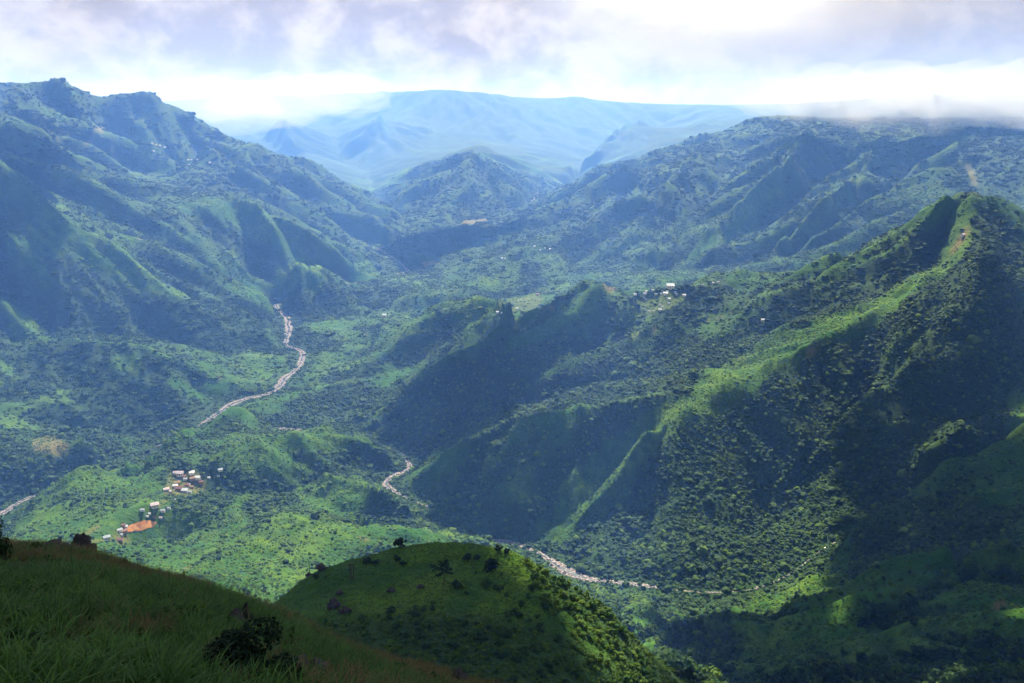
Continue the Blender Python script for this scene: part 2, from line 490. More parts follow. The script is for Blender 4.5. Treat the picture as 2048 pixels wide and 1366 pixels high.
river_paths = []
for P3 in river_lines:
    L = np.hypot(np.diff(P3[:, 0]), np.diff(P3[:, 1])).sum()
    Q = smooth_line(P3, int(L / 10))
    river_paths.append(Q)
    for q in Q[:, :4]:
        j, i = cell(q[:3])
        R = math.hypot(q[0], q[1]); dj = int(90 / (R * DLR)) + 2; di = int(90 / (R * DTH)) + 2
        j0, j1, i0, i1 = max(0, int(j) - dj), min(NR, int(j) + dj), max(0, int(i) - di), min(NT, int(i) + di)
        if j1 <= j0 or i1 <= i0: continue
        d = np.hypot(x32[j0:j1, i0:i1] - q[0], y32[j0:j1, i0:i1] - q[1])
        m = d < rdist[j0:j1, i0:i1]
        rdist[j0:j1, i0:i1][m] = d[m]; rz[j0:j1, i0:i1][m] = q[2]; rw[j0:j1, i0:i1][m] = q[3]
k_ = np.clip((rdist - rw * 1.15) / 70, 0, 1); k_ = k_ * k_ * (3 - 2 * k_)
Z = np.where(rdist < 1e8, rz + (Z - rz) * k_, Z)
Z = np.where(rdist < 1e8, np.maximum(Z, rz - .5), Z)


def ground(x, y):
    j, i = cell(np.stack([np.asarray(x, float), np.asarray(y, float)], -1))
    j = np.clip(j, 0, NR - 1.001); i = np.clip(i, 0, NT - 1.001)
    j0 = j.astype(int); i0 = i.astype(int); fj = j - j0; fi = i - i0
    return (Z[j0, i0] * (1 - fj) + Z[j0 + 1, i0] * fj) * (1 - fi) + (Z[j0, i0 + 1] * (1 - fj) + Z[j0 + 1, i0 + 1] * fj) * fi


def pick(px, py, rmin=200., rmax=22000.):
    """where the line of sight through a pixel meets the ground"""
    d = ray(px, py); h = math.hypot(d[0], d[1])
    r = np.exp(np.linspace(math.log(rmin), math.log(rmax), 6000))
    p = np.array((0, 0, HC)) + d[None, :] * (r / h)[:, None]
    g = ground(p[:, 0], p[:, 1]) - p[:, 2]
    k = np.argmax(g > 0)
    if g[k] <= 0: k = np.argmax(g)
    q = p[k].copy(); q[2] = ground(q[0], q[1])
    return q
# ------------------------------------------------------------------ materials
def mat_new(name):
    m = bpy.data.materials.new(name); m.use_nodes = True
    nt = m.node_tree; nt.nodes.clear()
    out = nt.nodes.new('ShaderNodeOutputMaterial')
    return m, nt, out


class NB:
    """short hand for shader nodes"""
    def __init__(s, nt): s.nt = nt
    def put(s, sock, v):
        if isinstance(v, (int, float)): sock.default_value = v
        elif isinstance(v, tuple): sock.default_value = v + (1,) if (sock.type == 'RGBA' and len(v) == 3) else v
        else: s.nt.links.new(v, sock)
    def noise(s, vec, scale, detail=4, rough=.55, dist=0):
        n = s.nt.nodes.new('ShaderNodeTexNoise')
        if vec is not None: s.nt.links.new(vec, n.inputs['Vector'])
        n.inputs['Scale'].default_value = scale; n.inputs['Detail'].default_value = detail
        n.inputs['Roughness'].default_value = rough; n.inputs['Distortion'].default_value = dist
        return n.outputs['Fac']
    def vor(s, vec, scale):
        n = s.nt.nodes.new('ShaderNodeTexVoronoi')
        s.nt.links.new(vec, n.inputs['Vector']); n.inputs['Scale'].default_value = scale
        return n.outputs['Distance']
    def ramp(s, v, lo, hi, a=0., b=1.):
        n = s.nt.nodes.new('ShaderNodeMapRange'); n.interpolation_type = 'SMOOTHSTEP'
        s.put(n.inputs['Value'], v)
        for k, q in (('From Min', lo), ('From Max', hi), ('To Min', a), ('To Max', b)): n.inputs[k].default_value = q
        return n.outputs['Result']
    def mix(s, f, a, b):
        n = s.nt.nodes.new('ShaderNodeMix'); n.data_type = 'RGBA'
        s.put(n.inputs['Factor'], f); s.put(n.inputs['A'], a); s.put(n.inputs['B'], b)
        return n.outputs['Result']
    def math(s, op, a, b=0.):
        n = s.nt.nodes.new('ShaderNodeMath'); n.operation = op
        s.put(n.inputs[0], a); s.put(n.inputs[1], b); return n.outputs[0]
    def pos(s):
        return s.nt.nodes.new('ShaderNodeNewGeometry').outputs['Position']
    def objpos(s):
        return s.nt.nodes.new('ShaderNodeTexCoord').outputs['Object']
    def rand(s):
        return s.nt.nodes.new('ShaderNodeObjectInfo').outputs['Random']
    def attr(s, name):
        n = s.nt.nodes.new('ShaderNodeAttribute'); n.attribute_name = name; return n.outputs['Fac']
    def bump(s, h, strength, dist):
        n = s.nt.nodes.new('ShaderNodeBump'); s.put(n.inputs['Height'], h)
        n.inputs['Strength'].default_value = strength; n.inputs['Distance'].default_value = dist
        return n.outputs['Normal']
    def bsdf(s, color, rough=.9, normal=None, spec=.2, sss=None):
        n = s.nt.nodes.new('ShaderNodeBsdfPrincipled')
        s.put(n.inputs['Base Color'], color); s.put(n.inputs['Roughness'], rough)
        n.inputs['Specular IOR Level'].default_value = spec
        if normal is not None: s.nt.links.new(normal, n.inputs['Normal'])
        return n.outputs[0]
    def translucent(s, color, base, f):
        t = s.nt.nodes.new('ShaderNodeBsdfTranslucent'); s.put(t.inputs['Color'], color)
        m = s.nt.nodes.new('ShaderNodeMixShader'); m.inputs[0].default_value = f
        s.nt.links.new(base, m.inputs[1]); s.nt.links.new(t.outputs[0], m.inputs[2]); return m.outputs[0]


def terrain_material():
    m, nt, out = mat_new('hillside_vegetation'); b = NB(nt)
    p = b.pos()
    n1 = b.noise(p, .004, 5, .6); n2 = b.noise(p, .03, 5, .65); n3 = b.noise(p, .16, 4, .7)
    grass = b.mix(b.ramp(n1, .35, .65), (.022, .084, .006), (.078, .138, .009))
    grass = b.mix(b.ramp(n2, .35, .7), grass, (.020, .068, .008))
    scrub = b.mix(b.ramp(n3, .3, .7), (.012, .030, .009), (.032, .064, .013))
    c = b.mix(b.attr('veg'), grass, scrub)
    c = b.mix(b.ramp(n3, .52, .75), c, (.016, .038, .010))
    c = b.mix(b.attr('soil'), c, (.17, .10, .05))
    h = b.math('ADD', b.math('MULTIPLY', n3, 4.0), b.math('MULTIPLY', b.noise(p, .05, 3, .6), 6.0))
    nt.links.new(b.bsdf(c, .95, b.bump(h, 1.0, 1.0), .1), out.inputs[0])
    return m


MAT_TERRAIN = terrain_material()


def crown_material(name, dark, light, tr=.25):
    m, nt, out = mat_new(name); b = NB(nt)
    r = b.rand(); n = b.noise(b.objpos(), 6.0, 3, .6)
    f = b.math('ADD', b.math('MULTIPLY', r, .75), b.math('MULTIPLY', n, .4))
    c = b.mix(b.ramp(f, .15, 1.0), dark, light)
    nt.links.new(b.translucent(c, b.bsdf(c, .8, None, .15), tr), out.inputs[0])
    return m


MAT_CROWN = crown_material('broadleaf_crown', (.013, .038, .008), (.034, .072, .011))
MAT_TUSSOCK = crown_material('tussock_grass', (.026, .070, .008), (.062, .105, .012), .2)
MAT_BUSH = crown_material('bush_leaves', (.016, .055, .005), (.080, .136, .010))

# ------------------------------------------------------------------ split the ground into its hills and mountains
gx2, gy2 = grads(Z)
slope = np.hypot(gx2, gy2)
conv = blur(Z, 4) - blur(Z, 60)                     # above the mean around: crest; below: gully
conv_n = conv / (R2 * .012 + 4)
nz = fbm(x32, y32, 350, 4, 90)
nz2 = fbm(x32, y32, 90, 3, 95)
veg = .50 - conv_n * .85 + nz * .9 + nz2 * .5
# faces turned away from the sun get more woods and darker ground colour
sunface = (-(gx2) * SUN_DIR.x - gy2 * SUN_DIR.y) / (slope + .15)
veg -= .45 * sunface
veg = np.where(R2 < 640, .2 + .75 * np.maximum(np.clip((GX - 5 - (450 - GY) * .25) / 40, 0, 1), np.clip((392 - GY) / 30, 0, .8)) + nz2 * .35, veg)
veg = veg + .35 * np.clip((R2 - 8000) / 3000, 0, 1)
veg = np.clip(veg, 0, 1)
veg = np.clip((veg - .25) / .5, 0, 1)
veg = np.maximum(veg, np.where((R2 > 1150) & (R2 < 2500), np.clip(.22 + nz2 * .5, 0, .6), 0))
veg = np.maximum(veg, np.where((R2 >= 2400) & (R2 < 9000), np.clip(.42 + nz2 * .6 + .25 * np.clip((R2 - 4300) / 600, 0, 1), 0, .9), 0))
veg[rdist < 60] = np.maximum(veg[rdist < 60], .7)
soil = np.clip((fbm(x32, y32, 60, 3, 130) - .62) * 6, 0, .6) * (1 - veg)

def in_poly(P, x, y):
    c = np.zeros(np.shape(x), bool); n = len(P)
    for k in range(n):
        x0, y0 = P[k][0], P[k][1]; x1, y1 = P[k - 1][0], P[k - 1][1]
        hit = ((y0 > y) != (y1 > y)) & (x < (x1 - x0) * (y - y0) / (y1 - y0 + 1e-12) + x0)
        c ^= hit
    return c



# the wooded faces and the grassy crests
WOODED = [
 [(1965,480),(1900,530),(1795,615),(1660,680),(1500,770),(1290,895),(1200,1000),(1140,1080),(1400,1178),(1560,1140),(1690,1042),(2040,855),(2046,470)],
 [(140,480),(260,530),(430,612),(535,650),(530,705),(360,688),(130,680),(120,600)], [(10,700),(120,700),(110,790),(10,800)], [(20,930),(110,950),(60,1000),(10,1000)],
 [(1560,640),(1400,690),(1250,720),(1100,765),(930,860),(850,900),(930,895),(1050,840),(1240,785),(1400,765),(1500,720)],
 [(1245,590),(1450,558),(1490,600),(1400,650),(1320,640),(1260,620)], [(300,960),(345,935),(470,935),(480,985),(430,1040),(330,1050),(320,1000)],
 [(500,960),(570,985),(600,1020),(540,1040),(480,1000)], [(600,1030),(740,990),(860,1045),(860,1060),(720,1052),(610,1060)], [(640,885),(700,880),(760,900),(800,930),(760,960),(690,950)],
 [(1300,1090),(1400,1040),(1600,1030),(1600,1120),(1500,1175),(1350,1165)], [(900,1010),(960,1050),(1050,1080),(1000,1085),(900,1070),(870,1040)],
 [(1700,1060),(2040,1000),(2040,1090),(1880,1100),(1700,1160)], [(1300,1200),(1500,1260),(1450,1366),(1330,1366)],
 [(1060,435),(960,470),(900,520),(800,470),(900,455)],
]
GRASSY = [
 [(1932,425),(1885,490),(1785,580),(1610,640),(1460,720),(1370,780),(1210,850),(1110,960),(1075,1065),(1150,1070),(1260,930),(1340,860),(1510,765),(1660,672),(1800,612),(1905,530),(1945,470)],
 [(860,960),(900,920),(960,900),(900,960),(850,1000),(800,985)], [(345,410),(440,395),(560,440),(640,520),(560,500),(470,450),(380,430)],
 [(5,600),(60,625),(115,680),(20,680)], [(45,500),(75,560),(150,600),(110,540),(60,470)], [(590,525),(612,522),(655,560),(640,585),(600,560)], [(690,520),(720,505),(765,545),(740,560)],
 [(560,880),(640,868),(700,880),(620,920),(540,960),(520,930)], [(600,1070),(850,1062),(880,1078),(760,1085),(600,1130)], [(1950,980),(2045,985),(2045,1020),(1960,1025)],
 [(60,430),(150,455),(300,545),(420,610),(350,600),(240,560),(130,500)], [(1560,340),(1480,425),(1400,485),(1350,535),(1400,520),(1500,440),(1570,370)], [(1700,370),(1650,415),(1590,460),(1620,470),(1710,400)],
 [(1250,590),(1180,580),(1100,640),(1000,690),(1060,690),(1180,640)], [(450,575),(560,600),(540,620)],
 [(610,645),(660,640),(680,655),(640,665)], [(220,705),(280,705),(275,735),(225,740)],
]
def soft(pls):
    a = np.zeros((NR, NT))
    for pl in pls: a = np.maximum(a, in_poly([pick(*a_) for a_ in pl], GX + 40 * nz2, GY + 40 * nz))
    return blur(a, 3)
wd, gs_ = soft(WOODED), soft(GRASSY)
veg = np.clip(veg + wd * (.85 + .3 * nz2), 0, 1)
veg = np.clip(veg * (1 - gs_ * .92), 0, 1)
# bare earth: landslips, trails, clearings seen among the green
BARE = [
 [(338,944),(400,944),(412,968),(392,990),(328,990),(332,968)], [(352,988),(357,988),(322,1012),(300,1036),(296,1036),(316,1010)], [(236,1066),(242,1066),(222,1082),(160,1096),(158,1092),(216,1078)], [(402,955),(404,952),(440,946),(520,935),(520,938),(440,950)], [(228,1068),(256,1072),(262,1084),(236,1088)], [(1262,586),(1375,590),(1330,624),(1296,626)],
 [(1206,575),(1222,574),(1234,579),(1228,584),(1212,582)], [(1097,613),(1108,611),(1111,618),(1100,620)],
 [(150,1072),(165,1066),(185,1055),(200,1049),(203,1053),(188,1062),(172,1074),(155,1080)],
 [(185,258),(203,250),(213,262),(205,275),(196,266),(188,272)], [(168,287),(176,268),(182,270),(174,290)], [(219,290),(224,292),(240,328),(234,330)],
 [(80,240),(85,238),(122,285),(118,288)], [(840,525),(878,522),(880,530),(846,534)], [(925,442),(975,436),(974,443),(930,449)],
 [(1300,655),(1312,652),(1316,662),(1304,672)], [(1258,665),(1272,660),(1280,672),(1265,680)], [(1610,700),(1635,690),(1640,700),(1612,720)],
 [(1900,500),(1925,465),(1938,450),(1940,462),(1930,480),(1908,508)], [(62,880),(95,870),(130,880),(140,905),(100,915),(70,905)],
 [(1930,330),(1945,325),(1955,370),(1945,372)], [(995,620),(1030,600),(1075,588),(1085,596),(1030,622),(1000,632)],
]
for pl in BARE:
    q = [pick(*a_) for a_ in pl]
    soil = np.maximum(soil, in_poly(q, GX, GY) * ((.42 if pl[0][0] < 420 and pl[0][1] > 930 else .2 if (1255 < pl[0][0] < 1265 or pl[0][0] == 995) else .55) if pl[0][1] > 400 else .45))
    veg = np.where(in_poly(q, GX, GY), 0, veg)
soil = blur(soil, 1)

reg_names = list(RIDGES)
regc = np.full((NR, NT), -1, np.int8)
sub = 4
jj, ii = np.meshgrid(np.arange(0, NR, sub), np.arange(0, NT, sub), indexing='ij')
best = np.full(jj.shape, 1e18); bi = np.zeros(jj.shape, int)
for name, p in REGION_PTS:
    q = p[::6]; cj, ci = cell(q)
    for a, c_ in zip(cj, ci):
        d = ((jj - a) * DLR) ** 2 + ((ii - c_) * DTH) ** 2
        m_ = d < best; best[m_] = d[m_]; bi[m_] = reg_names.index(name)
regc = np.repeat(np.repeat(bi, sub, 0), sub, 1)[:NR, :NT]

nrm = np.stack([-gx2, -gy2, np.ones_like(gx2)], -1)
nrm /= np.linalg.norm(nrm, axis=-1, keepdims=True)
V = np.stack([GX, GY, Z], -1)
REG_INFO = {
 'left_mountain': ('mountain', 'tall blue hazy mountain left of the valley with two rounded tops'),
 'forested_ridge': ('ridge', 'dark forested ridge sloping right down to the river bend'),
 'forested_hills': ('hills', 'low wooded hills between the forested ridge and the village hill'),
 'village_hill': ('hill', 'bright green hill carrying the village and the orange clearing'),
 'peak': ('mountain', 'green peak on the right with long sunlit spurs and a dark forested face'),
 'cloud_mountain': ('mountain', 'blue mountain behind the green peak with its top in the cloud'),
 'plateau': ('plateau', 'pale far plateau closing the valley under the clouds'),
 'gorge_wall': ('hillside', 'dark green hillside right of the gorge stream'),
 'knoll': ('knoll', 'shaded grassy knoll with a lone pine and a sunlit right flank'),
}


def mesh_from(name, verts, faces_flat, nper, mat, smooth=True):
    me = bpy.data.meshes.new(name)
    nf = len(faces_flat) // nper
    me.vertices.add(len(verts)); me.vertices.foreach_set('co', np.asarray(verts, np.float32).ravel())
    me.loops.add(len(faces_flat)); me.loops.foreach_set('vertex_index', np.asarray(faces_flat, np.int32))
    me.polygons.add(nf); me.polygons.foreach_set('loop_start', np.arange(0, nf * nper, nper, dtype=np.int32))
    me.polygons.foreach_set('use_smooth', np.full(nf, smooth))
    if mat: me.materials.append(mat)
    me.update(calc_edges=True)
    return me


def put(o, label=None, cat=None, group=None, kind=None):
    if label: o['label'] = label
    if cat: o['category'] = cat
    if group: o['group'] = group
    if kind: o['kind'] = kind
    return o


fq = regc[:-1, :-1]
J, I = np.meshgrid(np.arange(NR - 1), np.arange(NT - 1), indexing='ij')
quad = np.stack([J * NT + I, J * NT + I + 1, (J + 1) * NT + I + 1, (J + 1) * NT + I], -1)
for k, name in enumerate(reg_names):
    q = quad[fq == k]
    ids, inv = np.unique(q.ravel(), return_inverse=True)
    nm, lab = REG_INFO[name]
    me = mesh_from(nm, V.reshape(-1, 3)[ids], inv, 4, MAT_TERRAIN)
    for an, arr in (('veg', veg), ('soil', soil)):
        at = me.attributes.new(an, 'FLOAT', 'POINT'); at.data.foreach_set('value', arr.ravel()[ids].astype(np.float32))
    me.normals_split_custom_set_from_vertices(nrm.reshape(-1, 3)[ids])
    o = bpy.data.objects.new(nm, me); col.objects.link(o)
    put(o, lab, nm, kind='structure')
# ------------------------------------------------------------------ unseen clouds overhead, shaped and placed to shade chosen ground
def cloud_material():
    m, nt, out = mat_new('cloud'); b = NB(nt)
    d = nt.nodes.new('ShaderNodeBsdfDiffuse'); d.inputs['Color'].default_value = (.85, .86, .88, 1)
    nt.links.new(b.translucent((.8, .82, .85), d.outputs[0], .4), out.inputs[0])
    return m


CLOUD_Z = 2600.0


def ico(sub):
    bm = bmesh.new(); bmesh.ops.create_icosphere(bm, subdivisions=sub, radius=1.0)
    v = np.array([q.co[:] for q in bm.verts]); f = np.array([[w.index for w in q.verts] for q in bm.faces])
    bm.free(); return v, f


ICO1, ICO2, ICO3 = ico(1), ico(2), ico(3)


def shade_clouds(polys, mat):
    vs, fs, n = [], [], 0
    iv, if_ = ICO2
    for P, step, *thin in polys:
        cz = thin[1] if len(thin) > 1 else CLOUD_Z; Q = []
        for p in P:
            t = (cz - p[2]) / SUN_DIR.z
            Q.append((p[0] + SUN_DIR.x * t, p[1] + SUN_DIR.y * t))
        Q = np.array(Q); lo, hi = Q.min(0), Q.max(0)
        xs, ys = np.meshgrid(np.arange(lo[0], hi[0], step), np.arange(lo[1], hi[1], step))
        xs = xs + RNG.uniform(-.3, .3, xs.shape) * step; ys = ys + RNG.uniform(-.3, .3, ys.shape) * step
        ok = in_poly(Q, xs, ys) & (RNG.random(xs.shape) > (thin[0] if thin else 0))
        for x, y in zip(xs[ok], ys[ok]):
            r = step * RNG.uniform(1.0, 1.35)
            q = iv * (r, r, r * .8)
            k = 1 + .25 * np.sin(iv[:, 0] * 3 + x) * np.cos(iv[:, 1] * 4 + y)
            q = q * k[:, None]; q[:, 2] = np.maximum(q[:, 2], -r * .35)
            vs.append(q + (x, y, cz + RNG.uniform(-.1, .5) * r)); fs.append(if_ + n); n += len(iv)
    me = mesh_from('shade_clouds', np.concatenate(vs), np.concatenate(fs).ravel(), 3, mat)
    o = bpy.data.objects.new('clouds', me); col.objects.link(o)
    put(o, 'unseen cloud puffs laid out to shade the valley', 'clouds', kind='stuff')


def pickpoly(*pp): return [pick(a, b) for a, b in pp]


SHADE = [
 ([(-600,-200,1040),(-600,60,1000),(-280,400,760),(-146,472,760),(-60,478,780),(-45,459,780),(-28,446,780),(-8,413,775),(12,378,770),(30,340,760),(60,280,740),(100,150,900),(90,-200,1040)], 24),
 (pickpoly((1310,1235),(1400,1222),(1500,1228),(1600,1195),(1690,1125),(1705,1050),(1800,985),(2040,860)) + [(1200,1250,420),(1200,500,500),(420,350,600),(250,500,480)], 38, .5),
 (pickpoly((1890,680),(1990,600),(2045,580),(2045,840),(1900,915),(1730,1020),(1690,960),(1800,800)), 50, .55),
 (pickpoly((835,955),(930,930),(1060,872),(1150,845),(1165,885),(1105,975),(1035,1052),(950,1070),(885,1040)), 45, .2),
 (pickpoly((1190,600),(1290,610),(1200,670),(1050,770),(980,860),(840,900),(745,868),(850,795),(1000,695),(1100,635)), 45, .3),
 (pickpoly((5,385),(70,410),(130,465),(60,540),(5,560)), 60),
 (pickpoly((765,492),(860,465),(940,452),(1050,446),(960,482),(860,525),(805,538)), 70),
 (pickpoly((10,275),(150,330),(100,350),(10,330)), 90),
]
SHADE.append(([(170,-300,800),(170,330,760),(150,520,640),(420,640,560),(1500,700,560),(1500,-300,800)], 70))  # cloud cover added on the right to keep sun off the near haze
shade_clouds(SHADE, cloud_material())

# ------------------------------------------------------------------ instancing
def scatter(name, pts, scl, rotz, idx, protos, label, cat, kind='stuff', tilt=None):
    """one object: copies of the small meshes in `protos` standing on the given points"""
    me = bpy.data.meshes.new(name)
    me.vertices.add(len(pts)); me.vertices.foreach_set('co', np.asarray(pts, np.float32).ravel())
    def at(n, t, key, a):
        q = me.attributes.new(n, t, 'POINT'); q.data.foreach_set(key, np.asarray(a).ravel())
    at('pscale', 'FLOAT_VECTOR', 'vector', np.asarray(scl, np.float32))
    rot = np.zeros((len(pts), 3), np.float32); rot[:, 2] = rotz
    if tilt is not None: rot[:, 0] = tilt[:, 0]; rot[:, 1] = tilt[:, 1]
    at('prot', 'FLOAT_VECTOR', 'vector', rot)
    at('pidx', 'INT', 'value', np.asarray(idx, np.int32))
    me.update()
    c = bpy.data.collections.new(name + '_sources')
    for k, p in enumerate(protos):
        so = bpy.data.objects.new('%s_source_%02d' % (name, k), p); c.objects.link(so)
    ng = bpy.data.node_groups.new(name + '_scatter', 'GeometryNodeTree')
    ng.interface.new_socket('Geometry', in_out='INPUT', socket_type='NodeSocketGeometry')
    ng.interface.new_socket('Geometry', in_out='OUTPUT', socket_type='NodeSocketGeometry')
    N = ng.nodes; L = ng.links
    gi, go = N.new('NodeGroupInput'), N.new('NodeGroupOutput')
    ip = N.new('GeometryNodeInstanceOnPoints'); ci = N.new('GeometryNodeCollectionInfo')
    ci.inputs['Collection'].default_value = c
    ci.inputs['Separate Children'].default_value = True; ci.inputs['Reset Children'].default_value = True
    def na(n, t):
        q = N.new('GeometryNodeInputNamedAttribute'); q.data_type = t; q.inputs['Name'].default_value = n
        return q.outputs['Attribute']
    L.new(gi.outputs[0], ip.inputs['Points']); L.new(ci.outputs[0], ip.inputs['Instance'])
    ip.inputs['Pick Instance'].default_value = True
    L.new(na('pidx', 'INT'), ip.inputs['Instance Index'])
    L.new(na('prot', 'FLOAT_VECTOR'), ip.inputs['Rotation'])
    L.new(na('pscale', 'FLOAT_VECTOR'), ip.inputs['Scale'])
    L.new(ip.outputs[0], go.inputs[0])
    o = bpy.data.objects.new(name, me); col.objects.link(o)
    o.modifiers.new('scatter', 'NODES').node_group = ng
    return put(o, label, cat, kind=kind)


def lump_crown(name, seed, ico_, mat, flat=.75, rough=.35):
    iv, f = ico_
    v = iv.copy()
    for k in range(len(v)):
        q = Vector(iv[k]) * 1.7 + Vector((seed * 3.1, seed * 1.7, 0))
        v[k] *= 1 + rough * mnoise.noise(q) + rough * .8 * mnoise.noise(q * 2.3)
    v[:, 2] = v[:, 2] * flat + flat * .55
    return mesh_from(name, v, f.ravel(), 3, mat, False)


def leafy_crown(name, seed, n, mat, flat=.8, size=.2):
    """many small leaf sprays spread through an uneven crown"""
    rg = np.random.default_rng(seed)
    lob = rg.normal(0, .42, (7, 3)) * (1, 1, .7); lr_ = rg.uniform(.35, .6, 7)
    vs, fs = [], []
    for k in range(n):
        a = rg.integers(7); d = rg.normal(0, 1, 3); d /= np.linalg.norm(d)
        p = lob[a] + d * lr_[a] * rg.uniform(.7, 1.05)
        nn = d + rg.normal(0, .55, 3) + (0, 0, .4); nn /= np.linalg.norm(nn)
        t = np.cross(nn, rg.normal(0, 1, 3)); t /= np.linalg.norm(t); b = np.cross(nn, t)
        s = size * rg.uniform(.6, 1.3)
        m_ = len(vs)
        for (u, w) in ((-1, -.5), (.1, -.75), (1, 0), (.1, .75), (-1, .4)):
            vs.append(p + t * u * s + b * w * s + nn * (.12 * s * (1 - abs(u)) * 2))
        fs += [m_, m_ + 1, m_ + 3, m_ + 1, m_ + 2, m_ + 3, m_, m_ + 3, m_ + 4]
    v = np.array(vs); v[:, 2] = v[:, 2] * flat + .75 * flat
    return mesh_from(name, v, fs, 3, mat, False)


def clump(name, seed, mat):
    """a patch of wood seen from far: nine crowns of different heights"""
    rg = np.random.default_rng(seed); vs, fs, n = [], [], 0
    for k in range(9):
        iv, f = ICO1 if k > 2 else ICO2
        r = rg.uniform(.2, .42)
        q = iv * (r, r, r * rg.uniform(.8, 1.2)) * (1 + .3 * rg.uniform(-1, 1, (len(iv), 1)))
        a = rg.uniform(0, 6.28); R = math.sqrt(rg.uniform()) * .85
        vs.append(q + (R * math.cos(a), R * math.sin(a), r * .6)); fs.append(f + n); n += len(iv)
    return mesh_from(name, np.concatenate(vs), np.concatenate(fs).ravel(), 3, mat, False)


# what can be seen from about the viewpoint
tanel = (Z - HC) / rr[:, None]
run = np.maximum.accumulate(tanel, axis=0)
vis = tanel >= run - np.maximum(12.0 / rr[:, None], .004)
for s_ in range(2): vis = vis | np.roll(vis, 1, 1) | np.roll(vis, -1, 1)
inpic = np.abs(th)[None, :] < math.radians(38)
DR = DLR * rr[:, None]; DT = DTH * rr[:, None]
area = DR * DT


def sample_cells(weight):
    """weight = expected number in every cell"""
    n = RNG.poisson(np.clip(weight, 0, 60))
    j, i = np.nonzero(n); c = n[j, i]
    j = np.repeat(j, c); i = np.repeat(i, c)
    R = np.exp(lr[j] + (RNG.random(len(j)) - .5) * DLR); T = th[i] + (RNG.random(len(j)) - .5) * DTH
    x, y = R * np.sin(T), R * np.cos(T)
    return x, y, ground(x, y), R, j, i


free = (rdist > rw * (.85 + .7 * fbm(x32, y32, 40, 2, 480))) & vis & inpic
CLEAR = []          # kept free of trees: filled with (x, y, radius)
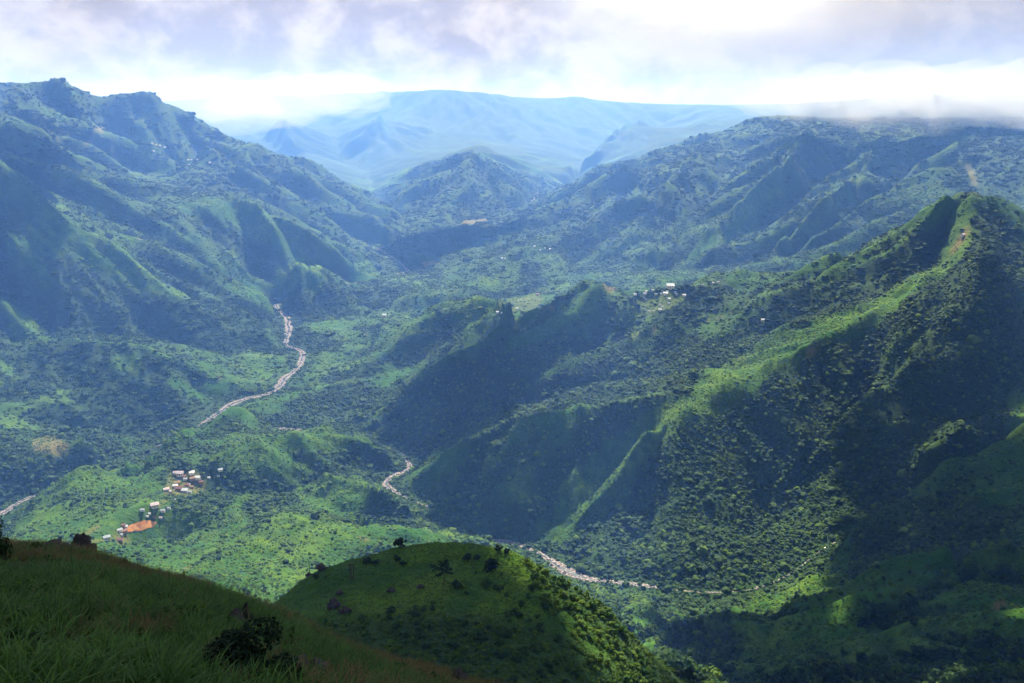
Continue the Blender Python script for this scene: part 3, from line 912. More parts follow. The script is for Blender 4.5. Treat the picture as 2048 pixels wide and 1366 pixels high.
# ------------------------------------------------------------------ where the houses stand
# (px, py, width in photo pixels, roof, turn, label)
HOUSES = [
 (352,948,9,'pink',10,'pale pink roofed house at the left end of the village top row'),
 (361,951,13,'pink',5,'large pale roofed house in the village top row'),
 (369,954,6,'rust',40,'small rust roofed shed right of the large pale house'),
 (386,945,6,'white',20,'small white roofed hut behind the village'),
 (384,949,9,'white',25,'bright white roofed house below the small white hut'),
 (371,960,7,'grey',15,'low grey roofed house in the middle of the village'),
 (385,960,9,'thatch',30,'brown thatched hut beside the square white house'),
 (396,958,10,'white',0,'square white house at the right of the village'),
 (418,957,5,'white',10,'tiny white hut standing apart right of the village'),
 (437,954,5,'grey',0,'small grey roofed hut among the trees right of the village'),
 (441,943,8,'grey',35,'grey roofed house half hidden by trees above the village'),
 (355,968,9,'thatch',25,'tan roofed house above the bright white house'),
 (351,974,9,'white',15,'bright white roofed house at the village left side'),
 (333,982,10,'pink',35,'pinkish roofed house at the lower left village corner'),
 (341,985,7,'pink',-30,'small pink roofed shed beside the lower left house'),
 (359,981,13,'rust',0,'long rust brown roofed house at the village bottom edge'),
 (374,972,8,'rust',20,'rust roofed house in the crowded village centre'),
 (378,971,6,'white',-20,'small white roofed house in the crowded village centre'),
 (383,976,8,'thatch',10,'brown thatched house right of the village centre'),
 (370,984,11,'white',5,'low pale roofed house along the village bottom edge'),
 (379,986,7,'grey',15,'small grey roofed house at the village bottom right'),
 (402,967,8,'rust',30,'rust roofed house at the right edge of the village'),
 (350,1000,4,'white',0,'tiny white hut below the village'),
 (310,1015,14,'pink',30,'large pale pink roofed house between village and orange field'),
 (338,1018,6,'grey',10,'grey roofed hut right of the large pink roofed house'),
 (285,1023,7,'grey',20,'light grey roofed hut above the orange field'),
 (299,1029,5,'white',0,'tiny white hut just above the orange field'),
 (326,1024,8,'grey',10,'low grey green roofed house right above the orange field'),
 (295,1036,5,'white',5,'small white hut at the field top edge'),
 (309,1036,6,'rust',15,'small rust roofed hut at the field top edge'),
 (322,1037,6,'pink',0,'pale pink hut at the top right of the orange field'),
 (252,1056,7,'white',20,'white roofed house at the left tip of the orange field'),
 (247,1053,7,'rust',30,'dark rust roofed house at the left tip of the orange field'),
 (240,1063,9,'grey',40,'pale grey roofed house left of the orange field'),
 (249,1066,10,'rust',50,'long rust roofed shed below the left tip of the field'),
 (243,1071,6,'white',0,'small white hut lowest on the left of the field'),
 (214,1078,11,'grey',35,'grey roofed farmhouse on the slope below the orange field'),
 (240,1083,11,'rust',15,'rust red roofed farmhouse nearest the rock on the crest'),
 (1270,592,6,'white',0,'white house at the left end of the saddle village'),
 (1289,590,7,'grey',10,'wide grey roofed house in the saddle village left part'),
 (1305,583,5,'grey',0,None),(1292,585,5,'white',20,None),(1312,591,5,'grey',0,None),
 (1331,590,9,'white',-20,'brightest long white roofed house in the saddle village'),
 (1322,589,4,'grey',0,None),(1340,577,15,'white',5,'long white school building on the skyline of the saddle'),
 (1335,584,4,'grey',10,None),(1350,586,5,'grey',0,None),(1353,590,5,'grey',20,None),
 (1368,593,7,'white',0,'cream white house at the right end of the saddle village'),
 (1338,600,6,'white',10,'white house below the middle of the saddle village'),
 (1288,596,4,'grey',0,None),(1292,600,4,'grey',0,None),(1337,608,5,'grey',15,None),(1320,611,5,'grey',0,None),(1324,615,5,'grey',5,None),
 (1320,621,6,'white',0,'bright white house at the bottom of the saddle village'),
 (1298,624,5,'grey',0,None),(1307,623,4,'grey',0,None),(1426,567,4,'white',0,None),(1436,566,5,'grey',0,None),(1405,572,4,'grey',0,None),
 (995,626,6,'white',0,'white house at the left of the small ridge hamlet'),(1004,628,5,'white',15,'white house second from the left in the ridge hamlet'),
 (1034,619,6,'white',0,'cream house at the right of the small ridge hamlet'),(1075,591,7,'thatch',0,'tan hut at the top of the ridge hamlet clearing'),
 (1525,642,7,'white',10,'lone white roofed hut on the grassy spur'),(1926,473,8,'pink',20,'lone orange brown hut on the crest of the green peak'),
 (769,633,8,'white',0,'lone white house among fields in the upper valley'),
 (1069,494,4,'white',0,None),(1080,501,4,'grey',0,None),(1100,499,4,'white',0,None),(1004,518,4,'white',0,None),(1010,519,4,'grey',0,None),(1090,497,3,'grey',0,None),
 (305,289,4,'white',0,None),(312,291,4,'white',0,None),(320,293,4,'white',0,None),(330,297,4,'white',0,None),(308,304,3,'white',0,None),(340,300,4,'grey',0,None),(377,322,4,'white',0,None),(383,321,3,'white',0,None),(378,331,3,'grey',0,None),(395,321,3,'white',0,None),(420,327,4,'white',0,None),
]
HOUSE_AT = []
for a, b, w, roof, turn, lab in HOUSES:
    p = pick(a, b); d = np.linalg.norm(p - (0, 0, HC)); wid = w / F * d * .9
    HOUSE_AT.append((p, wid, roof, turn, lab, a, b))
    CLEAR.append((p[0], p[1], wid * .6))
    CLEAR.append((p[0] * (1 - 6 / d) , p[1] * (1 - wid * .8 / d), wid * .5))
PITCH_PX = [(233,1064),(250,1058),(262,1050),(280,1045),(300,1043),(312,1044),(313,1048),(304,1055),(288,1061),(268,1064),(250,1066)]
PITCH_XY = [pick(*q) for q in PITCH_PX]
pc = np.mean(PITCH_XY, 0)
CLEAR.append((pc[0], pc[1], max(np.hypot(q[0] - pc[0], q[1] - pc[1]) for q in PITCH_XY) * 1.0))
# ------------------------------------------------------------------ woods
CROWNS = [lump_crown('crown_mesh', k, ICO2, MAT_CROWN, .7 + .1 * (k % 3), .45) for k in range(6)]
CLUMPS = [clump('wood_mesh', k + 50, MAT_CROWN) for k in range(6)]
LEAFY = [leafy_crown('leafy_crown_mesh', k + 90, 150, MAT_CROWN, .85, .26) for k in range(5)]


thick = fbm(x32, y32, 70, 3, 470)
LIGHTC = [lump_crown('crown_mesh', k + 30, ICO2, MAT_BUSH, .75, .5) for k in range(2)]


def keep_clear(x, y):
    ok = np.ones(len(x), bool)
    for cx, cy, cr in CLEAR: ok &= np.hypot(x - cx, y - cy) > cr
    return ok


def wood(name, rmin, rmax, spacing, protos, size, label, dens_pow=1.0, open_share=.03):
    band = (R2 >= rmin) & (R2 < rmax)
    w = np.where(free & band, area / spacing ** 2 * np.clip(veg ** dens_pow + open_share, 0, 1) * np.clip(.85 + 1.3 * thick, .25, 1.5), 0)
    x, y, z, R, j, i = sample_cells(w)
    ok = keep_clear(x, y); x, y, z, j, i = x[ok], y[ok], z[ok], j[ok], i[ok]
    s = size * RNG.lognormal(-.08, .48, len(x)) * (.55 + .45 * veg[j, i])
    scl = np.stack([s, s, s * RNG.uniform(.8, 1.35, len(x))], 1)
    scatter(name, np.stack([x, y, z - s * .15], 1), scl, RNG.uniform(0, 6.28, len(x)), RNG.integers(0, len(protos), len(x)), protos, label, 'forest')
    return len(x)


BUSHES = [lump_crown('bush_mesh', k + 20, ICO1, MAT_BUSH, .7, .4) for k in range(5)]
LEAFY_BUSH = [leafy_crown('leafy_bush_mesh', k + 120, 90, MAT_BUSH, .8, .3) for k in range(4)]


def scrub(name, rmin, rmax, spacing, protos, size, label, share=1.0):
    """bushes on the open ground between the woods"""
    band = (R2 >= rmin) & (R2 < rmax)
    w = np.where(free & band, area / spacing ** 2 * np.clip(1.05 - veg, 0, 1) * np.clip(.55 + .9 * patch, 0, 1) * share, 0)
    x, y, z, R, j, i = sample_cells(w)
    ok = keep_clear(x, y); x, y, z = x[ok], y[ok], z[ok]
    s = size * RNG.lognormal(0, .35, len(x))
    scl = np.stack([s, s, s * RNG.uniform(.6, 1.1, len(x))], 1)
    scatter(name, np.stack([x, y, z - s * .2], 1), scl, RNG.uniform(0, 6.28, len(x)), RNG.integers(0, len(protos), len(x)), protos, label, 'scrub')
    return len(x)


LIGHTY = [leafy_crown('leafy_crown_mesh', k + 190, 150, MAT_BUSH, .85, .26) for k in range(2)]
patch = fbm(x32, y32, 130, 4, 400) + conv_n * -.2
nA = wood('forest', 640, 1250, 7.5, LEAFY + LIGHTY, 4.8, 'dense dark green forest on the slopes round the gorge')
nB = wood('forest', 1250, 2700, 4.9, CROWNS + LIGHTC, 2.7, 'dense broadleaf forest over the village hill and the long spurs')
nC = wood('forest', 2700, 5200, 9.0, CLUMPS, 5.6, 'blue green forest on the ridges round the upper river')
nD = wood('forest', 5200, 9500, 18.0, CLUMPS, 10.0, 'hazy blue forest on the far mountain slopes')
nE = scrub('scrub', 640, 1250, 4.0, LEAFY_BUSH, 1.5, 'light green scrub on the open slopes near the gorge')
nF = scrub('scrub', 1250, 2700, 5.2, BUSHES, 2.0, 'bright green scrub covering the village hill and the sunlit spurs')
nG = scrub('scrub', 2700, 5200, 14.0, BUSHES, 4.5, 'green scrub on the open ground of the upper valley', .8)
band = free & (R2 > 250) & (R2 < 640)
x, y, z, R, j, i = sample_cells(np.where(band, area / 2.6 ** 2 * np.clip(.08 + veg * 1.1, 0, 1), 0))
s = RNG.lognormal(-.15, .45, len(x)) * (.35 + .75 * veg[j, i])
scatter('scrub', np.stack([x, y, z - s * .2], 1), np.stack([s, s, s * RNG.uniform(.6, 1.1, len(x))], 1), RNG.uniform(0, 6.28, len(x)), RNG.integers(0, 4, len(x)), LEAFY_BUSH, 'low leafy scrub covering the flank of the knoll', 'scrub')
x, y, z, R, j, i = sample_cells(np.where(band, area / 1.7 ** 2 * np.clip(1 - veg, 0, 1), 0))
s = RNG.uniform(.25, .6, len(x))
TUFTY = [lump_crown('tussock_mesh', k + 60, ICO1, MAT_TUSSOCK, .8, .8) for k in range(4)]
scatter('grass', np.stack([x, y, z - s * .2], 1), np.stack([s * 1.3, s * 1.3, s * .8], 1), RNG.uniform(0, 6.28, len(x)), RNG.integers(0, 4, len(x)), TUFTY, 'tussock grass on the rounded top of the knoll', 'grass')
print('FOREST', nA, nB, nC, nD, nE, nF, nG)
# ------------------------------------------------------------------ the grassy slope at the viewer's feet
CREST = [(-600,930,34),(-300,985,30),(-100,1042,26.5),(0,1075,25),(60,1082,24.8),(120,1088,24.5),(200,1110,24),(270,1135,23.5),(330,1152,23),(430,1184,22),(500,1208,21.3),(560,1232,20.6),(630,1268,19.6),(700,1300,18.6),(770,1325,17.6),(850,1350,16.6),(920,1370,15.8),(1050,1425,14),(1250,1520,11.5),(1600,1750,8.5)]
NFT, NFR = 420, 420
fth = np.linspace(math.radians(-62), math.radians(62), NFT); flr = np.linspace(math.log(1.5), math.log(75), NFR)
fr = np.exp(flr)
FX = fr[:, None] * np.sin(fth); FY = fr[:, None] * np.cos(fth)
cw = np.array([PY(a, b + 14, Y) for a, b, Y in CREST])
ca = np.arctan2(cw[:, 0], cw[:, 1]); cr_ = np.hypot(cw[:, 0], cw[:, 1])
o_ = np.argsort(ca); ca, cr_, cz = ca[o_], cr_[o_], cw[o_, 2]
CR = np.interp(fth, ca, cr_); CZ = np.interp(fth, ca, cz)
foot = HC - 1.65
u = fr[:, None] / CR[None, :]
Zf_in = foot + (CZ - foot)[None, :] * (u ** .93 + .16 * np.sin(np.clip(u, 0, 1) * math.pi) * -1 * .35)
Zf_out = CZ[None, :] - (fr[:, None] - CR[None, :]) * .45 - np.clip(fr[:, None] - CR[None, :], 0, None) ** 1.5 * .16
FZ = np.where(u < 1, Zf_in, np.maximum(Zf_out, ground(FX, FY) - 8))
fx32, fy32 = FX.astype(np.float32), FY.astype(np.float32)
rough = fbm(fx32, fy32, 5.0, 4, 200) * .38 + fbm(fx32, fy32, 1.1, 3, 210) * .10
FZ = FZ + rough * np.clip(fr[:, None] / 6, .2, 1)


def fground(x, y):
    r = np.hypot(x, y); t = np.arctan2(x, y)
    j = np.clip((np.log(r) - flr[0]) / (flr[1] - flr[0]), 0, NFR - 1.001); i = np.clip((t - fth[0]) / (fth[1] - fth[0]), 0, NFT - 1.001)
    j0 = np.asarray(j).astype(int); i0 = np.asarray(i).astype(int); fj = j - j0; fi = i - i0
    return (FZ[j0, i0] * (1 - fj) + FZ[j0 + 1, i0] * fj) * (1 - fi) + (FZ[j0, i0 + 1] * (1 - fj) + FZ[j0 + 1, i0 + 1] * fj) * fi


def fpick(px, py):
    d = ray(px, py); h = math.hypot(d[0], d[1])
    r = np.linspace(3, 60, 3000); p = np.array((0, 0, HC)) + d[None, :] * (r / h)[:, None]
    g = fground(p[:, 0], p[:, 1]) - p[:, 2]; k = np.argmax(g > 0)
    if g[k] <= 0: k = np.argmax(g)
    q = p[k].copy(); q[2] = fground(q[0], q[1]); return q


def soil_material():
    m, nt, out = mat_new('turf_soil'); b = NB(nt); p = b.pos()
    c = b.mix(b.ramp(b.noise(p, .8, 5, .6), .35, .65), (.016, .030, .008), (.035, .040, .014))
    nt.links.new(b.bsdf(c, .95, b.bump(b.noise(p, 6, 4, .6), .6, .1), .1), out.inputs[0]); return m


J, I = np.meshgrid(np.arange(NFR - 1), np.arange(NFT - 1), indexing='ij')
fq_ = np.stack([J * NFT + I, J * NFT + I + 1, (J + 1) * NFT + I + 1, (J + 1) * NFT + I], -1)
me = mesh_from('hillside', np.stack([FX, FY, FZ], -1).reshape(-1, 3), fq_.ravel(), 4, soil_material())
o = bpy.data.objects.new('hillside', me); col.objects.link(o)
put(o, 'dark grassy slope with scattered rocks at the viewpoint', 'hillside', kind='structure')


def grass_material(name, lo, hi):
    m, nt, out = mat_new(name); b = NB(nt)
    f = b.math('ADD', b.math('MULTIPLY', b.rand(), .7), b.math('MULTIPLY', b.noise(b.pos(), .5, 3), .6))
    c = b.mix(b.ramp(f, .3, 1.0), lo, hi)
    nt.links.new(b.translucent(c, b.bsdf(c, .6, None, .25), .3), out.inputs[0]); return m


def tuft(name, seed, mat, n=34, hgt=1.0, spread=.45, head=False):
    rg = np.random.default_rng(seed); vs, fs = [], []
    for k in range(n):
        a = rg.uniform(0, 6.28); R = spread * math.sqrt(rg.uniform()) * .6
        base = np.array((R * math.cos(a), R * math.sin(a), -.05)); la = a + rg.normal(0, .8)
        h = hgt * rg.uniform(.55, 1.1); lean = rg.uniform(.15, .75) * h; w = rg.uniform(.010, .020)
        side = np.array((-math.sin(la), math.cos(la), 0)); out_ = np.array((math.cos(la), math.sin(la), 0))
        m_ = len(vs)
        for t, ww in ((0, 1), (.4, .9), (.75, .6)):
            c = base + out_ * lean * t ** 2 + np.array((0, 0, h * (t - .28 * t ** 3)))
            vs += [c - side * w * ww, c + side * w * ww]
        vs.append(base + out_ * lean + np.array((0, 0, h * .72)))
        fs += [m_, m_ + 1, m_ + 3, m_, m_ + 3, m_ + 2, m_ + 2, m_ + 3, m_ + 5, m_ + 2, m_ + 5, m_ + 4, m_ + 4, m_ + 5, m_ + 6]
        if head and k % 4 == 0:
            tip = np.array(vs[-1]); m_ = len(vs)
            for q in range(5):
                c = tip + np.array((rg.normal(0, .012), rg.normal(0, .012), -.03 * q)); s = .013
                vs += [c + (s, 0, 0), c + (-s * .5, s, 0), c + (0, 0, s * 3)]; fs += [m_ + q * 3, m_ + q * 3 + 1, m_ + q * 3 + 2]
    return mesh_from(name, np.array(vs), fs, 3, mat, False)


G_GREEN = grass_material('grass_blades', (.024, .066, .008), (.080, .165, .018))
G_DRY = grass_material('dry_grass_blades', (.085, .070, .020), (.19, .125, .04))
TUFTS = [tuft('tuft_mesh', k + 300, G_GREEN) for k in range(7)] + [tuft('tuft_mesh', k + 340, G_DRY, 26, 1.0, .4, True) for k in range(4)]


def fore_points(n, near=5.0):
    t = RNG.uniform(math.radians(-44), math.radians(30), n)
    c = np.interp(t, fth, CR)
    r = np.sqrt(RNG.uniform(near ** 2, 1, n) if False else near ** 2 + RNG.random(n) * ((c * 1.13) ** 2 - near ** 2))
    x, y = r * np.sin(t), r * np.cos(t)
    return x, y, r / c


gx_, gy_, gu = fore_points(44000, 4.6)
FROCKS = [(103,1106,74),(167,1108,54),(52,1100,26),(288,1207,44),(466,1254,52),(492,1246,26),(186,1240,26),(598,1352,110),(220,1162,52),(155,1290,34),(918,1358,44),(433,1181,13)]
for a_, b_, w_ in FROCKS:                       # no grass on the stones nor right before them
    q_ = fpick(a_, b_); d_ = math.hypot(q_[0], q_[1]); u_ = q_[:2] / d_; rad = w_ * .5 / F * np.linalg.norm(q_ - (0, 0, HC))
    vx, vy = gx_ - q_[0], gy_ - q_[1]; al, ac = vx * u_[0] + vy * u_[1], vx * -u_[1] + vy * u_[0]
    ok_ = ~((np.abs(ac) < rad * 1.0) & (al < rad) & (al > -rad - .9)); gx_, gy_, gu = gx_[ok_], gy_[ok_], gu[ok_]
gz_ = fground(gx_, gy_)
dryness = np.clip((gu - .62) / .25, 0, 1) * .85 + np.clip(fbm(gx_.astype(np.float32), gy_.astype(np.float32), 3.5, 3, 222) * 1.6 - .1, 0, .6)
isdry = RNG.random(len(gx_)) < dryness
gs = RNG.uniform(.14, .33, len(gx_)) * (.75 + .7 * vnoise(gx_ / 1.6, gy_ / 1.6, 233))
gidx = np.where(isdry, RNG.integers(7, 11, len(gx_)), RNG.integers(0, 7, len(gx_)))
scatter('grass', np.stack([gx_, gy_, gz_], 1), np.stack([gs * 1.2, gs * 1.2, gs], 1), RNG.uniform(0, 6.28, len(gx_)), gidx, TUFTS, 'long dark green grass turning brown along the crest', 'grass',
        tilt=RNG.normal(0, .15, (len(gx_), 2)))

# weeds and tall dry stems among the grass
WEED = [leafy_crown('weed_mesh', k + 500, 70, MAT_CROWN if k % 2 else MAT_BUSH, .8, .2) for k in range(4)]
wx, wy, wu = fore_points(2600, 5.0)
wk = vnoise(wx / 2.2, wy / 2.2, 251) + .25 * RNG.random(len(wx)) > .72 + .4 * np.clip((wu - .75) / .15, 0, 1)
wx, wy = wx[wk], wy[wk]; ws = RNG.uniform(.08, .2, len(wx))
scatter('weeds', np.stack([wx, wy, fground(wx, wy) + .05], 1), np.stack([ws, ws, ws * RNG.uniform(.8, 1.6, len(wx))], 1), RNG.uniform(0, 6.28, len(wx)), RNG.integers(0, 4, len(wx)), WEED, 'broad leaved weeds growing through the grass', 'weeds')
STEMS = [tuft('stem_mesh', k + 600, G_DRY, 7, 1.0, .3, True) for k in range(4)]
wx, wy, wu = fore_points(2600, 6.0)
wk = RNG.random(len(wx)) < .25 + .75 * np.clip((wu - .5) / .3, 0, 1); wx, wy = wx[wk], wy[wk]; ws = RNG.uniform(.25, .5, len(wx))
scatter('dry_stems', np.stack([wx, wy, fground(wx, wy)], 1), np.stack([ws] * 3, 1), RNG.uniform(0, 6.28, len(wx)), RNG.integers(0, 4, len(wx)), STEMS, 'tall brown seed stems standing above the grass near the crest', 'grass')
# ------------------------------------------------------------------ simple materials for the made things
def plain(name, c, rough=.7, var=.25, scale=1.5, spec=.3):
    m, nt, out = mat_new(name); b = NB(nt)
    n = b.noise(b.objpos(), scale, 4, .65)
    lo = tuple(q * (1 - var) for q in c); hi = tuple(min(1, q * (1 + var)) for q in c)
    nt.links.new(b.bsdf(b.mix(b.ramp(n, .3, .7), lo, hi), rough, None, spec), out.inputs[0]); return m


ROOF = {'pink': plain('pale_tin', (.62, .50, .47), .5), 'white': plain('white_tin', (.78, .77, .74), .45), 'grey': plain('grey_tin', (.42, .45, .46), .5),
        'rust': plain('rusty_tin', (.26, .13, .09), .8), 'thatch': plain('thatch', (.36, .24, .12), .9)}
WALL = [plain('limewash', (.62, .58, .50), .9), plain('mud_wall', (.33, .21, .13), .9), plain('plank_wall', (.20, .14, .10), .9)]
DOOR = plain('dark_timber', (.06, .045, .035), .8)


def rock_material(name, a, c, sc_=2.0):
    m, nt, out = mat_new(name); b = NB(nt); p = b.objpos()
    n = b.noise(p, sc_, 6, .65); n2 = b.noise(p, sc_ * 5, 5, .7)
    cc = b.mix(b.ramp(n, .35, .65), a, c); cc = b.mix(b.ramp(n2, .55, .75), cc, tuple(q * .45 for q in a))
    nt.links.new(b.bsdf(cc, .9, b.bump(b.math('ADD', n, n2), .7, .06), .2), out.inputs[0]); return m


ROCK = rock_material('dark_rock', (.030, .027, .023), (.060, .053, .045))
STONE_W = rock_material('white_stone', (.50, .46, .44), (.62, .58, .55))
BOULDER = rock_material('river_boulder', (.26, .205, .185), (.42, .35, .32), .6)
WOODM = plain('weathered_wood', (.05, .04, .03), .9)


def link(name, me, parent=None, loc=None, rz=0., scl=None):
    o = bpy.data.objects.new(name, me); col.objects.link(o)
    if parent is not None: o.parent = parent
    if loc is not None: o.location = loc
    o.rotation_euler[2] = rz
    if scl is not None: o.scale = scl
    return o


def empty(name, loc, label, cat, group=None, rz=0.):
    o = bpy.data.objects.new(name, None); col.objects.link(o); o.empty_display_size = .3
    o.location = loc; o.rotation_euler[2] = rz
    return put(o, label, cat, group)


def copy_tree(root, loc, rz, scl, label=None):
    c = root.copy(); col.objects.link(c); c.location = loc; c.rotation_euler[2] = rz; c.scale = scl
    if label: c['label'] = label
    for ch in root.children:
        d = ch.copy(); col.objects.link(d); d.parent = c
        for g in ch.children:
            e = g.copy(); col.objects.link(e); e.parent = d
    return c


def from_bm(name, bm, mat):
    me = bpy.data.meshes.new(name); bm.to_mesh(me); bm.free(); me.materials.append(mat); return me


def box(bm, x0, x1, y0, y1, z0, z1):
    v = [bm.verts.new(p) for p in ((x0,y0,z0),(x1,y0,z0),(x1,y1,z0),(x0,y1,z0),(x0,y0,z1),(x1,y0,z1),(x1,y1,z1),(x0,y1,z1))]
    for q in ((3,2,1,0),(4,5,6,7),(0,1,5,4),(1,2,6,5),(2,3,7,6),(3,0,4,7)): bm.faces.new([v[k] for k in q])


def tube(bm, pts, rad, n=6):
    prev = None
    for k, (p, r) in enumerate(zip(pts, rad)):
        p = Vector(p); d = (Vector(pts[min(k + 1, len(pts) - 1)]) - Vector(pts[max(k - 1, 0)])).normalized()
        a = d.orthogonal().normalized(); b_ = d.cross(a)
        ring = [bm.verts.new(p + (a * math.cos(t) + b_ * math.sin(t)) * r) for t in (6.2832 * q / n for q in range(n))]
        if prev:
            for q in range(n): bm.faces.new((prev[q], prev[(q + 1) % n], ring[(q + 1) % n], ring[q]))
        else: bm.faces.new(ring[::-1])
        prev = ring
    bm.faces.new(prev)


# ------------------------------------------------------------------ houses
_mesh = {}


def house_meshes(kind, wm):
    if (kind, wm) in _mesh: return _mesh[(kind, wm)]
    L, D, Hh, Rr = .5, .33, .36, .24                    # half length, half depth, wall height, roof rise
    bm = bmesh.new()                                    # walls with gable ends
    v = [bm.verts.new(p) for p in ((-L,-D,-.25),(L,-D,-.25),(L,D,-.25),(-L,D,-.25),(-L,-D,Hh),(L,-D,Hh),(L,D,Hh),(-L,D,Hh),(-L,0,Hh+Rr),(L,0,Hh+Rr))]
    for q in ((3,2,1,0),(0,1,5,4),(2,3,7,6),(1,2,6,9,5),(3,0,4,8,7)): bm.faces.new([v[k] for k in q])
    wall = from_bm('wall', bm, WALL[wm])
    bm = bmesh.new(); e = .07; t = .025
    for s in (-1, 1):
        y1 = s * (D + e); z1 = Hh - Rr * e / D
        a = [(-L-e, 0, Hh+Rr), (L+e, 0, Hh+Rr), (L+e, y1, z1), (-L-e, y1, z1)]
        lo = [bm.verts.new(p) for p in a]; hi = [bm.verts.new((p[0], p[1] + s * .004, p[2] + t)) for p in a]
        f = [lo[::-1], hi] + [[lo[k], lo[(k + 1) % 4], hi[(k + 1) % 4], hi[k]] for k in range(4)]
        for q in f: bm.faces.new(q if s < 0 else q[::-1])
    roof = from_bm('roof', bm, ROOF[kind])
    bm = bmesh.new(); box(bm, -.06, .06, -D - .012, -D + .01, -.05, .24); door = from_bm('door', bm, DOOR)
    bm = bmesh.new(); box(bm, -.07, .07, -D - .010, -D + .01, .10, .24); win = from_bm('window', bm, DOOR)
    _mesh[(kind, wm)] = (wall, roof, door, win); return _mesh[(kind, wm)]


for k, (p, wid, roof, turn, lab, a, b) in enumerate(HOUSE_AT):
    wm = 1 if roof == 'rust' else 2 if roof == 'thatch' else 0
    wall, rf, door, win = house_meshes(roof, wm)
    if 1200 < a < 1450: grp, gl = 'houses of the saddle village', 'small %s roofed house in the saddle village' % roof
    elif a > 990 and b < 530: grp, gl = 'houses on the far bench above the river', 'tiny %s roofed house on the bench above the upper river' % roof
    elif b < 350: grp, gl = 'houses on the left mountain', 'tiny %s roofed house high on the hazy mountainside' % roof
    elif a < 450: grp, gl = 'houses of the village and the field', None
    else: grp, gl = 'scattered huts on the ridges', None
    t = empty('house', (p[0], p[1], p[2] + wid * .12), lab or gl, 'house', grp, math.radians(turn))
    t.scale = (wid, wid, wid)
    link('wall', wall, t); link('roof', rf, t); link('door', door, t)
    for sx in (-.3, .3): link('window', win, t, (sx, 0, 0))

# the trodden orange field
q = np.array(PITCH_XY)[:, :2]
c0 = q.mean(0); ring = []
qq = []
for k in range(len(q)):
    for t in np.linspace(0, 1, 6, endpoint=False): qq.append(q[k] + (q[(k + 1) % len(q)] - q[k]) * t)
qq = np.array(qq); qq += (fbm(qq[:, 0].astype(np.float32), qq[:, 1].astype(np.float32), 6, 2, 5)[:, None] * 1.5)
vs, fs = [], []; n = len(qq); rings = 8
for r in range(rings + 1):
    for k in range(n):
        x, y = c0 + (qq[k] - c0) * (r / rings); vs.append((x, y, float(ground(x, y)) + 1.8 - .9 * (r / rings) ** 4))
for r in range(rings):
    for k in range(n): fs.append((r * n + k, r * n + (k + 1) % n, (r + 1) * n + (k + 1) % n, (r + 1) * n + k))
me = bpy.data.meshes.new('field'); me.from_pydata(vs, [], fs)
m, nt, out = mat_new('orange_earth'); b_ = NB(nt)
cc = b_.mix(b_.ramp(b_.noise(b_.pos(), .06, 4, .6), .35, .65), (.40, .15, .045), (.52, .25, .085))
nt.links.new(b_.bsdf(cc, .95, None, .1), out.inputs[0]); me.materials.append(m)
for p_ in me.polygons: p_.use_smooth = True
put(link('field', me), 'bare orange earth field on the village hill', 'field', kind='structure')

# ------------------------------------------------------------------ river beds, water and boulders
def river_bed_material():
    m, nt, out = mat_new('river_gravel'); b = NB(nt); p = b.pos()
    n = b.noise(p, .25, 5, .7); v = b.vor(p, .22)
    c = b.mix(b.ramp(n, .38, .62), (.15, .12, .105), (.36, .30, .28)); c = b.mix(b.ramp(v, .25, .6), c, (.09, .075, .07))
    nt.links.new(b.bsdf(c, .85, b.bump(v, 1.0, 1.5), .2), out.inputs[0]); return m


RB = river_bed_material()
m, nt, out = mat_new('river_water'); b_ = NB(nt)
nt.links.new(b_.bsdf(b_.mix(b_.ramp(b_.noise(b_.pos(), .3, 4, .7), .55, .7), (.03, .05, .05), (.5, .5, .5)), .15, None, .5), out.inputs[0]); WATER = m


def ribbon(name, Q, wfac, lift, mat, jit=0.):
    vs, fs = [], []
    for k in range(len(Q)):
        d = Q[min(k + 1, len(Q) - 1), :2] - Q[max(k - 1, 0), :2]; d = d / (np.linalg.norm(d) + 1e-9); nn = np.array((-d[1], d[0]))
        w = Q[k, 3] * wfac * (1 + .35 * mnoise.noise(Vector((k * .25, wfac * 9, 2)))); off = jit * Q[k, 3] * mnoise.noise(Vector((k * .12, 3, 8)))
        for s in (-1, -.33, .33, 1):
            x, y = Q[k, :2] + nn * (s * w + off); vs.append((x, y, float(ground(x, y)) + lift))
    for k in range(len(Q) - 1):
        for s in range(3): fs.append((k * 4 + s, k * 4 + s + 1, k * 4 + s + 5, k * 4 + s + 4))
    me = bpy.data.meshes.new(name); me.from_pydata(vs, [], fs); me.materials.append(mat)
    for p in me.polygons: p.use_smooth = True
    return link(name, me)


put(ribbon('riverbed', river_paths[0], .85, .6, RB), 'pale boulder strewn bed of the river winding up the valley', 'riverbed', kind='structure')
put(ribbon('riverbed', river_paths[1], 1.0, .6, RB), 'pale boulder strewn bed of the gorge stream', 'riverbed', kind='structure')
put(ribbon('river', river_paths[0], .22, .9, WATER, .4), 'thin thread of the river among the boulders', 'river', kind='structure')
put(ribbon('river', river_paths[1], .25, .9, WATER, .4), 'thin thread of the gorge stream among the boulders', 'river', kind='structure')


def stone_mesh(name, seed, ico_, mat, amp=.35, flat=.75):
    rg = np.random.default_rng(seed); iv, f = ico_; v = iv.copy()
    for _ in range(11):                                 # broken faces
        d = rg.normal(0, 1, 3); d /= np.linalg.norm(d); h = rg.uniform(.35, .8); s = v @ d
        v = v - np.clip(s - h, 0, None)[:, None] * d * .9
    for k in range(len(v)): v[k] *= 1 + amp * .5 * mnoise.noise(Vector(iv[k]) * 2.1 + Vector((seed, 0, 0)))
    v[:, 2] *= flat
    return mesh_from(name, v, f.ravel(), 3, mat, False)


